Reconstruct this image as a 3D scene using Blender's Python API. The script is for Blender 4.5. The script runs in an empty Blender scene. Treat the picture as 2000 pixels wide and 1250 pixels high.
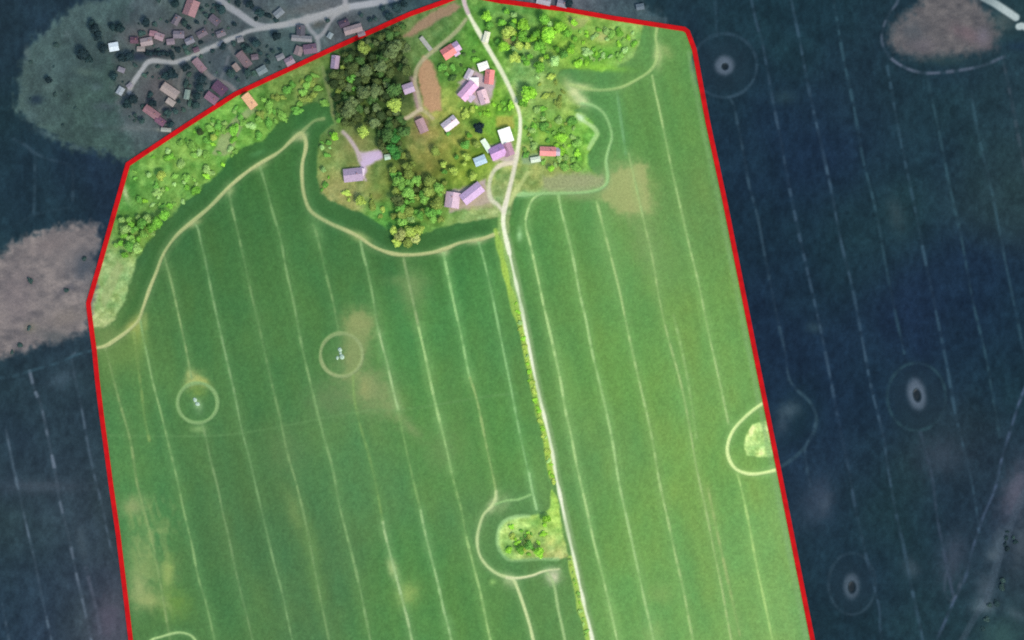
import bpy, math, random
import numpy as np
from mathutils import Vector

# ------------------------------------------------------------------ setup
S = 0.45                       # metres per plan unit (one plan unit = one pixel of the survey plan)
K = np.array((1.74, 1.78, 2.2))   # brightness of a white, level surface under this light
random.seed(7)
RNG = np.random.default_rng(11)
sc = bpy.context.scene
col = sc.collection


def wx(x): return (x - 1000.0) * S
def wy(y): return (625.0 - y) * S


def lin(c):
    c = np.asarray(c, float) / 255.0
    return np.where(c <= 0.04045, c / 12.92, ((c + 0.055) / 1.055) ** 2.4)


def alb(c, f=1.0):
    v = np.clip(lin(c) / K * f, 0.004, 0.85)
    return (float(v[0]), float(v[1]), float(v[2]), 1.0)


# ------------------------------------------------------------------ plan data
OUTLINE = [(905, -12), (975, 2), (1049, 12), (1100, 18), (1200, 36), (1336, 57), (1343, 62), (1356, 97), (1382, 237), (1415, 390),
           (1467, 650), (1525, 938), (1587, 1250), (1637, 1500), (286, 1500), (255, 1245), (243, 1143), (231, 1044), (217, 947),
           (198, 805), (190, 740), (185, 687), (174, 605), (173, 592), (197, 510), (225, 410), (250, 321), (360, 248), (460, 184), (600, 119),
           (640, 100), (800, 28), (870, 3)]

NW_STRIP = [(180, 640), (205, 642), (222, 626), (243, 590), (256, 545), (270, 500), (285, 480), (300, 460), (316, 430), (338, 420), (356, 395),
            (372, 390), (398, 362), (430, 335), (445, 310), (475, 288), (512, 276), (545, 240), (575, 215), (610, 200), (640, 200), (660, 150),
            (660, 90), (600, 116), (460, 181), (360, 245), (247, 318), (222, 408), (194, 508), (170, 590)]
VILLAGE = [(630, 110), (650, 240), (628, 265), (620, 300), (618, 345), (626, 375), (640, 390), (680, 408), (715, 420), (745, 440), (770, 458),
           (830, 455), (880, 440), (930, 430), (975, 425), (980, 480), (994, 480), (996, 420), (1004, 385), (1060, 376), (1120, 374), (1170, 368),
           (1178, 350), (1160, 335), (1150, 322), (1148, 300), (1160, 285), (1170, 262), (1158, 240), (1140, 222), (1124, 216), (1135, 208), (1120, 190), (1103, 170),
           (1085, 150), (1095, 137), (1140, 134), (1175, 140), (1205, 132), (1235, 112), (1250, 85), (1256, 52), (1256, 20), (905, -14), (640, 95)]
ISLAND = [(970, 1050), (974, 1034), (983, 1020), (1002, 1010), (1031, 1008), (1065, 1002), (1074, 990), (1078, 958), (1090, 975), (1100, 1046),
          (1112, 1088), (1090, 1091), (1048, 1090), (998, 1095), (982, 1082), (973, 1066)]

CROP = [(450, 480, 68, 116, 64), (350, 600, 74, 122, 68), (300, 800, 82, 130, 74), (250, 950, 84, 136, 78), (420, 900, 80, 122, 72), (500, 700, 78, 126, 72),
        (600, 560, 76, 126, 70), (700, 900, 88, 134, 80), (600, 1150, 84, 124, 76), (520, 1050, 78, 120, 74), (420, 1200, 82, 126, 72), (850, 650, 84, 140, 76),
        (860, 800, 92, 142, 74), (900, 1150, 88, 142, 72), (800, 1200, 86, 136, 74), (950, 560, 80, 140, 72), (1010, 640, 84, 136, 76), (960, 860, 90, 144, 74),
        (1060, 500, 86, 146, 74), (1150, 450, 90, 146, 80), (1100, 600, 92, 148, 78), (1200, 560, 96, 150, 82), (1200, 700, 100, 156, 80), (1150, 900, 98, 150, 84),
        (1180, 1060, 98, 154, 80), (1250, 1150, 104, 160, 88), (1300, 600, 102, 152, 82), (1400, 600, 106, 158, 84), (1380, 420, 100, 146, 82), (1350, 150, 92, 144, 76),
        (1240, 250, 84, 142, 76), (1250, 180, 88, 140, 76), (1430, 750, 110, 160, 86), (1400, 950, 112, 162, 84), (1500, 1050, 118, 168, 96), (1540, 1200, 120, 168, 98),
        (1450, 1150, 112, 164, 90), (1340, 1100, 110, 160, 88), (1050, 1100, 94, 140, 80), (1000, 1200, 94, 144, 78), (960, 1060, 92, 136, 82), (520, 250, 62, 112, 56),
        (300, 500, 68, 112, 64), (250, 640, 96, 132, 72), (600, 300, 66, 116, 64), (720, 450, 68, 118, 66), (900, 450, 66, 116, 62), (1200, 150, 88, 146, 84)]
DIMMED = [(1500, 50, 30, 58, 72), (1400, 150, 32, 56, 74), (1450, 300, 28, 50, 74), (1600, 300, 28, 48, 76), (1700, 200, 34, 58, 74), (1850, 250, 32, 58, 76), (1950, 200, 40, 66, 78),
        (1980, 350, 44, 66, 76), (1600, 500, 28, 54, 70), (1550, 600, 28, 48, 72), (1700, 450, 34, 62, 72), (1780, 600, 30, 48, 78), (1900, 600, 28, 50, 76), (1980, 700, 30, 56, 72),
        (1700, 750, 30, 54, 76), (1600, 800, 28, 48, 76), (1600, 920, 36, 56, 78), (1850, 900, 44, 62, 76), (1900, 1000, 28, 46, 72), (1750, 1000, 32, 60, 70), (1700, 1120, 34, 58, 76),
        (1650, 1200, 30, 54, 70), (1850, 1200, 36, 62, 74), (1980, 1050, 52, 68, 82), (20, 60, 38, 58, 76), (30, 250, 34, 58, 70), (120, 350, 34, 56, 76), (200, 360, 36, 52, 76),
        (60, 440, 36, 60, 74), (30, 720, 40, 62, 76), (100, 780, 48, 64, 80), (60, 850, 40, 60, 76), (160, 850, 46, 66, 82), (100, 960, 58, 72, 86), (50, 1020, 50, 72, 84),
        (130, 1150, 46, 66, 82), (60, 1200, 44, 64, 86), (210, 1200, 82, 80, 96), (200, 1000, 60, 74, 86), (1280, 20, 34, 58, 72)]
MEADOW_C = [(80, 120, 66, 90, 92), (150, 60, 76, 98, 102), (250, 30, 74, 98, 98), (120, 180, 62, 84, 84), (150, 230, 62, 88, 78), (60, 160, 80, 100, 98), (200, 270, 64, 86, 88), (70, 215, 78, 100, 102)]
HAMLET_C = [(300, 60, 84, 92, 100), (350, 200, 82, 90, 96), (450, 60, 76, 84, 94), (560, 90, 76, 96, 98), (480, 140, 74, 92, 92), (700, 45, 84, 88, 98), (780, 10, 54, 78, 88),
            (300, 180, 90, 92, 96), (420, 200, 66, 80, 92), (1100, 5, 92, 96, 108), (1230, 15, 62, 80, 92), (240, 60, 70, 90, 94), (350, 20, 78, 96, 96), (270, 260, 74, 92, 94), (620, -60, 90, 96, 104)]
GREEN = [(665, 370, 150, 152, 95), (690, 290, 142, 142, 92), (655, 300, 120, 150, 78), (780, 330, 112, 130, 66), (840, 320, 122, 130, 64), (880, 270, 142, 148, 72), (830, 260, 148, 142, 86),
         (900, 330, 122, 155, 55), (880, 210, 142, 162, 78), (890, 130, 86, 132, 56), (860, 90, 90, 130, 70), (830, 60, 100, 125, 75), (950, 220, 112, 162, 58), (940, 100, 105, 158, 62),
         (1000, 30, 110, 158, 80), (1050, 130, 142, 182, 108), (1100, 80, 125, 175, 62), (1150, 50, 152, 178, 88), (1150, 90, 142, 178, 82), (1200, 80, 146, 182, 92), (1170, 115, 104, 166, 56),
         (1230, 100, 148, 186, 106), (1060, 200, 150, 182, 102), (1100, 180, 132, 162, 82), (1080, 260, 126, 178, 68), (1130, 280, 130, 186, 82), (1040, 330, 150, 168, 98), (1060, 350, 150, 162, 96),
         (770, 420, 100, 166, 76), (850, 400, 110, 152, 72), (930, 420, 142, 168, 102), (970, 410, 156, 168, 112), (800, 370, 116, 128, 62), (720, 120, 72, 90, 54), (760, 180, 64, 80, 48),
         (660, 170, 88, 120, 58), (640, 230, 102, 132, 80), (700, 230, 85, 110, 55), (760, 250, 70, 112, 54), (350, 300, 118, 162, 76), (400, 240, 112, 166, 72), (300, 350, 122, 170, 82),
         (490, 250, 110, 162, 72), (560, 200, 108, 145, 70), (600, 170, 118, 138, 76), (300, 420, 112, 152, 76), (270, 470, 115, 156, 72), (230, 530, 160, 178, 122), (205, 595, 162, 178, 122),
         (222, 570, 132, 170, 98), (240, 370, 76, 132, 60), (1010, 1050, 158, 196, 104), (1020, 1020, 164, 200, 124), (1050, 1015, 164, 206, 92), (1080, 1030, 164, 206, 102), (1100, 1000, 156, 196, 84), (1070, 1072, 180, 174, 118), (1480, 860, 196, 224, 140)]

ROAD = [(903, -40), (906, 0), (914, 25), (945, 80), (985, 150), (1012, 213), (1016, 250), (1010, 300), (1002, 340), (991, 385), (984, 415), (984, 445), (995, 495), (1006, 545), (1017, 595),
        (1027, 647), (1037, 697), (1046, 742), (1057, 790), (1067, 830), (1077, 875), (1086, 930), (1096, 977), (1107, 1031), (1121, 1090), (1133, 1145), (1144, 1195), (1156, 1245), (1200, 1480)]
TRAM = [  # bright field: polyline, then strength
    ([(206, 680), (212, 703), (233, 783), (255, 862), (267, 940), (280, 990), (298, 1059), (313, 1138), (327, 1220), (340, 1290), (380, 1480)], .42, (128, 160, 100), 8),
    ([(274, 625), (280, 660), (287, 691), (299, 748), (315, 808), (331, 874), (347, 940), (360, 1002), (375, 1064), (387, 1126), (402, 1176), (417, 1240), (470, 1480)], .62, (124, 166, 104), 7),
    ([(262, 650), (268, 700), (276, 760), (283, 817), (292, 860)], .4, (124, 158, 88), 10),
    ([(320, 494), (324, 512), (336, 556), (350, 620), (363, 680), (374, 738)], .75, (128, 164, 104), 7),
    ([(394, 826), (402, 855), (413, 905), (425, 950), (435, 1000), (447, 1050), (460, 1113), (475, 1175), (491, 1240), (545, 1480)], .42, (122, 158, 104), 7),
    ([(375, 433), (386, 445), (393, 475), (400, 503), (415, 578), (431, 650), (446, 716), (458, 767), (472, 838), (486, 890), (505, 972), (520, 1035), (535, 1098), (550, 1153), (570, 1245), (622, 1480)], .55, (118, 160, 104), 7),
    ([(447, 362), (451, 395), (466, 460), (477, 509), (492, 578), (507, 642), (520, 701), (534, 762), (548, 820), (562, 887), (579, 945), (598, 1025), (615, 1113), (625, 1165), (641, 1242), (690, 1480)], .42, (122, 160, 102), 8),
    ([(508, 326), (519, 362), (532, 412), (548, 466), (559, 527), (574, 593), (589, 673), (607, 750), (632, 850), (650, 915), (662, 982), (675, 1035), (690, 1093), (705, 1158), (722, 1243), (770, 1480)], .52, (120, 162, 102), 8),
    ([(612, 440), (620, 463), (638, 540), (651, 591), (660, 640), (664, 655)], .4, (120, 160, 100), 8),
    ([(690, 730), (692, 775), (702, 825), (720, 887), (735, 950), (748, 1020)], .34, (126, 166, 92), 8),
    ([(748, 1020), (752, 1042), (765, 1093), (777, 1138), (790, 1188), (802, 1238), (850, 1480)], .7, (150, 188, 128), 8),
    ([(704, 470), (709, 495), (717, 525), (728, 578), (736, 630), (741, 652)], .55, (124, 168, 106), 8),
    ([(741, 652), (748, 680), (756, 708), (768, 762), (778, 800)], .85, (152, 190, 128), 7),
    ([(778, 800), (792, 870), (807, 937), (822, 997)], .42, (120, 164, 96), 7),
    ([(822, 997), (827, 1025), (840, 1080), (855, 1138), (867, 1193), (881, 1248), (930, 1480)], .8, (140, 184, 120), 8),
    ([(790, 499), (789, 508), (797, 545), (807, 590), (818, 640)], .5, (132, 164, 108), 9),
    ([(818, 640), (833, 706), (844, 760), (857, 815), (870, 867), (882, 922)], .88, (152, 196, 124), 8),
    ([(882, 922), (892, 962), (901, 995), (911, 1050)], .5, (126, 170, 100), 8),
    ([(911, 1050), (919, 1082), (929, 1120), (939, 1160), (948, 1204), (958, 1250), (1010, 1480)], .72, (144, 188, 114), 8),
    ([(866, 494), (876, 542), (889, 603), (902, 660), (912, 712), (918, 738)], .82, (140, 192, 120), 8),
    ([(918, 738), (930, 775), (942, 830), (952, 880), (966, 944), (969, 965)], .68, (136, 174, 104), 8),
    ([(932, 468), (937, 480), (947, 515), (962, 580), (975, 645), (987, 703), (996, 747), (1006, 800), (1016, 850), (1026, 896), (1036, 940)], .66, (128, 182, 114), 7),
    ([(1034, 925), (1038, 950), (1042, 968), (1048, 994)], .85, (150, 200, 132), 8),
    ([(1060, 377), (1042, 388), (1032, 408), (1027, 440), (1037, 482), (1050, 540), (1062, 597), (1075, 652), (1087, 707), (1096, 750), (1104, 800), (1116, 852), (1128, 916), (1145, 989), (1159, 1054), (1174, 1113), (1188, 1172), (1205, 1248), (1255, 1480)], .8, (160, 202, 128), 8),
    ([(1091, 382), (1096, 410), (1106, 448), (1119, 502), (1132, 572), (1145, 627), (1157, 690), (1174, 760), (1186, 812), (1198, 872), (1209, 943), (1227, 1025), (1245, 1108), (1260, 1178), (1275, 1243), (1325, 1480)], .72, (150, 194, 122), 8),
    ([(1166, 395), (1180, 450), (1200, 527), (1212, 577), (1225, 640), (1237, 695), (1252, 760), (1266, 820), (1276, 870), (1288, 942), (1305, 1018), (1320, 1088), (1335, 1153), (1352, 1243), (1400, 1480)], .66, (150, 190, 118), 8),
    ([(1228, 300), (1255, 420), (1275, 507), (1287, 580), (1303, 652), (1329, 746), (1346, 830), (1358, 902), (1367, 945), (1380, 1003), (1395, 1078), (1410, 1150), (1427, 1243), (1475, 1480)], .6, (150, 186, 116), 7),
    ([(1315, 615), (1330, 677), (1346, 758), (1360, 854)], .42, (140, 182, 110), 9),
    ([(1383, 955), (1402, 1045), (1417, 1113), (1445, 1240)], .4, (154, 180, 112), 9),
    ([(1274, 148), (1280, 180), (1286, 205), (1300, 272), (1313, 335), (1332, 417), (1348, 487), (1365, 556), (1384, 650), (1404, 739), (1423, 828)], .68, (150, 190, 118), 7),
    ([(1440, 926), (1446, 946), (1462, 1018), (1477, 1100), (1495, 1183), (1508, 1246), (1555, 1480)], .66, (158, 202, 118), 7),
    ([(1205, 180), (1212, 230), (1222, 300)], .35, (112, 168, 110), 9),
]
HEAD = [  # headland paths round the field edges
    ([(176, 682), (205, 676), (225, 664), (250, 646), (270, 626), (280, 600), (292, 565), (305, 533), (320, 495), (345, 460), (377, 432), (410, 404), (447, 366), (480, 338), (510, 318), (545, 297), (572, 272), (588, 261), (597, 274), (597, 292), (591, 318), (590, 345), (594, 380), (607, 412), (640, 434), (676, 450), (700, 462), (730, 482), (765, 495), (800, 498), (840, 494), (870, 486), (900, 474), (940, 467), (972, 456)], .85, (160, 178, 124), 9),
    ([(586, 263), (600, 248), (615, 236), (632, 232)], .6, (150, 172, 116), 9),
    ([(969, 960), (968, 975), (962, 988), (945, 1005), (936, 1030), (932, 1056), (937, 1084), (952, 1106), (972, 1121), (992, 1128), (1004, 1134), (1012, 1152), (1022, 1180), (1032, 1212), (1042, 1252), (1092, 1480)], .85, (176, 204, 146), 8),
    ([(990, 1128), (1012, 1129), (1040, 1124), (1062, 1116), (1092, 1112)], .8, (186, 206, 158), 6),
    ([(1068, 1118), (1078, 1132), (1084, 1150), (1090, 1188), (1103, 1248), (1150, 1480)], .55, (150, 188, 128), 7),
    ([(968, 985), (990, 978), (1012, 976), (1036, 967)], .6, (134, 184, 118), 6),
    ([(1500, 782), (1478, 796), (1455, 815), (1434, 838), (1423, 862), (1421, 885), (1430, 908), (1446, 921), (1470, 926), (1500, 922), (1522, 916)], .9, (194, 226, 154), 8),
    ([(280, 1290), (292, 1254), (318, 1243), (345, 1236), (365, 1238), (380, 1248), (390, 1275), (380, 1330)], .75, (158, 198, 134), 6),
    ([(1284, 50), (1281, 75), (1285, 100), (1281, 122), (1268, 140), (1245, 155), (1215, 170), (1180, 176), (1145, 174), (1115, 166)], .66, (150, 186, 118), 8),
    ([(1136, 202), (1160, 207), (1178, 220), (1190, 243), (1195, 268), (1189, 290), (1184, 315), (1187, 345), (1182, 362), (1160, 373), (1120, 377), (1060, 378), (1012, 382)], .72, (136, 186, 122), 8),
]
LOOPS = [((386, 787), 39, 39, (140, 174, 116), .85), ((667, 693), 41, 42, (158, 174, 122), .85)]

DTRAM = [  # fields outside the survey line, overlay dimming in the colours
    ([(12, 840), (23, 896), (37, 960), (52, 1027), (69, 1101), (84, 1176), (99, 1243), (150, 1480)], .75, (96, 112, 130), 6),
    ([(58, 725), (68, 762), (81, 795), (95, 860), (108, 922), (116, 975), (130, 1030), (140, 1075), (150, 1125), (161, 1170), (176, 1240), (230, 1480)], .8, (104, 116, 134), 7),
    ([(146, 690), (140, 700), (148, 745), (160, 800), (172, 870), (186, 935), (200, 990), (212, 1050), (222, 1090)], .62, (88, 104, 122), 6),
    ([(4, 1180), (16, 1240), (60, 1480)], .5, (88, 104, 122), 6),
    ([(168, 1110), (190, 1200), (205, 1300)], .35, (96, 100, 118), 9),
    ([(0, 738), (30, 734), (60, 724), (110, 710), (150, 693), (182, 684)], .45, (62, 92, 108), 7),
    ([(68, 302), (68, 360), (66, 415)], .5, (60, 82, 98), 7),
    ([(28, 272), (50, 284), (70, 300), (100, 312), (135, 322), (142, 345), (142, 390)], .42, (62, 82, 98), 8),
    ([(30, 440), (60, 422), (95, 412), (135, 405)], .35, (58, 82, 98), 7),
    ([(1395, -200), (1397, 0), (1400, 70)], .35, (54, 80, 98), 8),
    ([(1425, 190), (1434, 210), (1441, 245), (1452, 300), (1463, 362), (1480, 425), (1496, 512), (1519, 626), (1532, 681), (1540, 735), (1556, 762), (1578, 782), (1592, 805), (1592, 830), (1580, 858), (1572, 885), (1582, 950)], .55, (66, 90, 108), 7),
    ([(1540, 742), (1560, 764), (1582, 785), (1594, 812), (1592, 838), (1578, 864), (1556, 890), (1528, 910)], .5, (62, 88, 102), 8),
    ([(1430, -200), (1470, 13), (1490, 91), (1509, 195), (1525, 276), (1543, 374), (1564, 473), (1587, 574), (1604, 650), (1622, 740), (1640, 836), (1658, 920), (1672, 1000), (1695, 1100), (1717, 1188), (1722, 1250), (1765, 1480)], .55, (66, 88, 110), 7),
    ([(1505, -200), (1548, 13), (1561, 75), (1577, 162), (1597, 253), (1621, 360), (1642, 470), (1665, 564), (1688, 685), (1701, 755), (1724, 848), (1735, 920), (1750, 1003), (1765, 1068), (1777, 1133), (1800, 1238), (1850, 1480)], .6, (70, 94, 116), 7),
    ([(1590, -200), (1633, 32), (1649, 123), (1668, 211), (1685, 309), (1709, 405), (1727, 503), (1746, 600), (1766, 690)], .5, (60, 92, 108), 7),
    ([(1798, 845), (1820, 930), (1830, 1010), (1842, 1070), (1850, 1110), (1862, 1165)], .45, (70, 82, 104), 8),
    ([(1733, 130), (1753, 244), (1766, 309), (1784, 394), (1805, 499), (1824, 590), (1848, 708), (1868, 818), (1892, 914), (1907, 995), (1912, 1040)], .5, (64, 92, 112), 7),
    ([(1808, 140), (1831, 244), (1855, 365), (1876, 457), (1899, 584), (1924, 690), (1940, 782), (1952, 854)], .48, (60, 92, 106), 7),
    ([(1896, 179), (1912, 270), (1937, 375), (1961, 499), (1977, 577), (2000, 690), (2040, 900)], .45, (64, 96, 112), 7),
    ([(1958, 114), (1975, 195), (1994, 292), (2030, 460)], .45, (84, 92, 106), 8),
    ([(1757, -20), (1752, 5), (1738, 25), (1727, 48), (1722, 78), (1735, 108), (1760, 128), (1790, 140), (1820, 143), (1870, 138), (1920, 128), (1962, 110)], .75, (88, 98, 118), 7),
    ([(2030, 700), (1996, 772), (1975, 835), (1958, 890), (1943, 955), (1920, 1010), (1900, 1070), (1885, 1130), (1862, 1175), (1845, 1215), (1825, 1260), (1730, 1480)], .6, (78, 94, 122), 7),
    ([(1848, 1120), (1845, 1155), (1860, 1172), (1880, 1130)], .4, (82, 92, 112), 8),
]
DROADS = [  # lanes of the hamlet outside the line
    ([(330, -200), (405, -40), (430, 0), (465, 25), (505, 50), (545, 50), (600, 38), (640, 26), (680, 14), (740, 4), (800, -14), (980, -90)], .95, (172, 172, 182), 13),
    ([(560, 47), (490, 60), (470, 68), (440, 80), (400, 98), (345, 121), (295, 119), (275, 140), (258, 165), (252, 180)], .9, (170, 170, 176), 9),
    ([(596, 42), (606, 58), (618, 72), (622, 90), (622, 112)], .9, (168, 168, 178), 8),
    ([(668, 16), (645, 42), (632, 64), (620, 74)], .85, (166, 164, 172), 8),
    ([(672, -80), (674, 0), (674, 14)], .85, (172, 168, 176), 9),
    ([(450, 92), (462, 110), (480, 130)], .5, (128, 128, 132), 9),
    ([(388, 128), (402, 142), (420, 156), (445, 165), (462, 180)], .65, (150, 140, 146), 10),
    ([(446, 112), (440, 132), (432, 152)], .5, (130, 132, 142), 6),
    ([(360, 122), (350, 160), (345, 190), (312, 215), (318, 235)], .45, (140, 134, 134), 6),
]
LANES = [  # lanes inside
    ([(910, 38), (898, 54), (880, 72), (856, 92), (836, 108), (820, 124), (812, 142), (811, 165), (817, 185), (821, 205), (822, 214)], .7, (192, 180, 150), 8),
    ([(822, 213), (810, 221), (798, 229), (792, 231)], .9, (226, 204, 186), 8),
    ([(822, 213), (834, 221), (845, 231)], .85, (204, 186, 160), 7),
    ([(670, 258), (680, 268), (690, 282), (698, 296), (703, 312)], 1, (200, 180, 186), 8),
    ([(1004, 318), (985, 320), (968, 330), (958, 348), (955, 372), (960, 390), (972, 400), (982, 412)], .85, (226, 220, 196), 8),
    ([(1030, 338), (1020, 355), (1006, 376), (994, 400)], .7, (210, 218, 148), 8),
    ([(1002, 318), (980, 322), (972, 326)], .9, (240, 222, 202), 9),
    ([(630, 132), (638, 165), (645, 190), (650, 225)], .45, (160, 160, 116), 8),
]

# ------------------------------------------------------------------ the canvas of ground colours (surface colours; overlay dimming painted in outside the line)
STEP = 2.0
XS = np.arange(-160, 2160.1, STEP)
YS = np.arange(-160, 1410.1, STEP)
GX, GY = np.meshgrid(XS, YS)
NY, NX = GX.shape
CAN = np.zeros((NY, NX, 3))
LAB = np.zeros((NY, NX), int)
HGT = np.zeros((NY, NX))
NAMES = []


def label_id(name):
    NAMES.append(name)
    return len(NAMES) - 1


LAT = RNG.random((257, 257))


def vnoise(u, v, seed=0):
    u = u + seed * 17.31
    v = v + seed * 9.77
    iu, iv = np.floor(u).astype(int), np.floor(v).astype(int)
    fu, fv = u - iu, v - iv
    fu, fv = fu * fu * (3 - 2 * fu), fv * fv * (3 - 2 * fv)
    a, b = LAT[iv % 257, iu % 257], LAT[iv % 257, (iu + 1) % 257]
    c, d = LAT[(iv + 1) % 257, iu % 257], LAT[(iv + 1) % 257, (iu + 1) % 257]
    return (a * (1 - fu) + b * fu) * (1 - fv) + (c * (1 - fu) + d * fu) * fv


def fbm(u, v, seed=0, n=3):
    t, w, s = 0, 1, 0
    for i in range(n):
        t = t + w * vnoise(u * 2 ** i, v * 2 ** i, seed + i * 3)
        s += w
        w *= .5
    return t / s - .5


def rbf(pts, sig):
    num = np.zeros((NY, NX, 3))
    den = np.full((NY, NX, 1), 1e-12)
    for x, y, r, g, b in pts:
        d2 = (GX - x) ** 2 + (GY - y) ** 2
        w = (np.exp(-d2 / (2 * sig * sig)) + 1e-7 / (1 + d2 / 1e4))[..., None]
        num += w * np.array((r, g, b), float)
        den += w
    return num / den


def spline(pts, n=7):
    p = [np.array(q, float) for q in pts]
    if len(p) < 3:
        return [tuple(q) for q in p]
    p = [2 * p[0] - p[1]] + p + [2 * p[-1] - p[-2]]
    out = []
    for i in range(1, len(p) - 2):
        for k in range(n):
            t = k / n
            out.append(tuple(.5 * (2 * p[i] + (p[i + 1] - p[i - 1]) * t + (2 * p[i - 1] - 5 * p[i] + 4 * p[i + 1] - p[i + 2]) * t * t
                                   + (3 * p[i] - p[i - 1] - 3 * p[i + 1] + p[i + 2]) * t ** 3)))
    out.append(tuple(p[-2]))
    return out


def window(x0, x1, y0, y1):
    i0, i1 = max(0, int((x0 - XS[0]) / STEP)), min(NX, int((x1 - XS[0]) / STEP) + 2)
    j0, j1 = max(0, int((y0 - YS[0]) / STEP)), min(NY, int((y1 - YS[0]) / STEP) + 2)
    return slice(j0, j1), slice(i0, i1)


def line_dist(pts, reach):
    D = np.full((NY, NX), 1e9)
    T = np.zeros((NY, NX))
    run = 0.0
    for (ax, ay), (bx, by) in zip(pts[:-1], pts[1:]):
        L = math.hypot(bx - ax, by - ay)
        if L < 1e-6:
            continue
        w = window(min(ax, bx) - reach, max(ax, bx) + reach, min(ay, by) - reach, max(ay, by) + reach)
        gx, gy = GX[w], GY[w]
        if gx.size:
            t = np.clip(((gx - ax) * (bx - ax) + (gy - ay) * (by - ay)) / (L * L), 0, 1)
            d = np.hypot(gx - ax - t * (bx - ax), gy - ay - t * (by - ay))
            m = d < D[w]
            D[w] = np.where(m, d, D[w])
            T[w] = np.where(m, run + t * L, T[w])
        run += L
    return D, T, run


def poly_sd(poly, reach=40):
    """signed distance to a polygon, negative inside"""
    D, _, _ = line_dist(list(poly) + [poly[0]], reach)
    inside = np.zeros((NY, NX), bool)
    n = len(poly)
    for i in range(n):
        (x0, y0), (x1, y1) = poly[i], poly[(i + 1) % n]
        if y0 == y1:
            continue
        c = ((GY >= min(y0, y1)) & (GY < max(y0, y1)) & (GX < (x1 - x0) * (GY - y0) / (y1 - y0) + x0))
        inside ^= c
    D = np.minimum(D, reach)
    return np.where(inside, -D, D)


def sstep(x):
    x = np.clip(x, 0, 1)
    return x * x * (3 - 2 * x)


WARP = fbm(GX / 9, GY / 9, 40, 2)


def paint(a, c, h=None, label=None, thr=.5):
    CAN[:] = CAN * (1 - a[..., None]) + np.asarray(c, float) * a[..., None]
    if h is not None:
        HGT[:] = HGT * (1 - a) + h * a
    if label is not None:
        LAB[a > thr] = label


def paint_poly(poly, c, soft=4, alpha=1, h=None, name=None, rough=4, thr=.5, seed=0):
    a = sstep(.5 - (poly_sd(poly) + WARP * rough * 2) / (2 * soft)) * alpha
    paint(a, c, h, label_id(name) if name else None, thr * alpha)
    return a


def paint_line(pts, c, width, alpha, soft=2.6, h=.08, name=None, dash=0, seed=0, clip=None, wob=.25):
    pts = spline(pts)
    D, T, L = line_dist(pts, width + 3 * soft + 4)
    n = vnoise(T / 26, T * 0 + seed * 7.3, seed) - .5
    wid = width * (1 + wob * n * 2)
    a = sstep(.5 - (D - wid / 2) / (2 * soft))
    k = 1 + (vnoise(T / 55, T * 0 + seed * 3.1, seed + 5) - .5) * .7
    if dash:
        k = k * (1 - dash + dash * 1.5 * sstep(vnoise(T / 13, T * 0 + seed * 1.7, seed + 9) * 2.6 - .8))
    a = np.clip(a * alpha * k, 0, 1)
    if clip is not None:
        a = a * clip
    if name:
        core = (D < width * .42) & (a > .12 * alpha)
        LAB[core if clip is None else core & (clip > .5)] = label_id(name)
    paint(a, c, h)
    return a


def paint_blob(x, y, rx, ry, c, alpha, rot=0, p=2.0, h=None, name=None, rough=.35, clip=None):
    cr, sr = math.cos(math.radians(rot)), math.sin(math.radians(rot))
    u, v = (GX - x) * cr + (GY - y) * sr, -(GX - x) * sr + (GY - y) * cr
    q = np.hypot(u / rx, v / ry) + WARP * rough
    a = np.exp(-np.maximum(q, 0) ** p * 1.1) * alpha
    if clip is not None:
        a = a * clip
    paint(a, c, h, label_id(name) if name else None, .4 * alpha)


IN = sstep(.5 - poly_sd(OUTLINE) / 3.0)
INB = IN > .5
# --- land all round, the map overlay's dimming put into its colours
CAN[:] = rbf(DIMMED, 75)
LAB[:] = label_id('dimmed_crop_field')
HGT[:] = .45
MEADOW = [(-240, -240), (260, -240), (225, -10), (160, 5), (100, 48), (60, 85), (42, 125), (34, 180), (30, 212), (62, 242), (105, 270), (150, 290), (205, 300), (262, 330), (360, 250), (300, 100), (280, 0), (300, -240)]
MEADOW2 = [(220, -6), (160, 4), (100, 48), (60, 85), (42, 125), (34, 180), (30, 212), (62, 242), (105, 270), (150, 292), (205, 298), (262, 322), (360, 250), (310, 120), (290, 0), (260, -240), (170, -240)]
a = sstep(.5 - (poly_sd(MEADOW2) + WARP * 22) / 24)
paint(a, rbf(MEADOW_C, 55), .2, label_id('meadow'))
HAMLET = [(255, -240), (262, 0), (235, 60), (205, 88), (225, 130), (225, 200), (245, 250), (265, 300), (360, 262), (640, 120), (905, 10), (1350, 75), (1260, 10), (1225, -40), (1225, -240)]
a = sstep(.5 - (poly_sd(HAMLET) + WARP * 22) / 26)
paint(a, rbf(HAMLET_C, 50), .15, label_id('hamlet_ground'))
# --- bright land inside
crop = rbf(CROP, 70)
paint(IN, crop, .5, label_id('crop_field'))
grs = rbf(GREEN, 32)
NWS = sstep(.5 - (poly_sd(NW_STRIP) + WARP * 7) / 7) * IN
paint(NWS, grs, .2, label_id('grass_strip'))
VIL = sstep(.5 - (poly_sd(VILLAGE) + WARP * 6) / 6) * IN
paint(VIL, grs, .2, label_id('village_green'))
ISL = sstep(.5 - (poly_sd(ISLAND) + WARP * 4) / 5)
paint(ISL, grs, .25, label_id('grass_island'))
EIS = sstep(.5 - (poly_sd([(1452, 878), (1456, 850), (1470, 830), (1490, 822), (1505, 822), (1515, 890), (1480, 893), (1460, 890)]) + WARP * 5) / 5) * IN
paint(EIS, grs, .3, label_id('grass_island'))
GRASS = np.clip(NWS + VIL + ISL + EIS, 0, 1)

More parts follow.
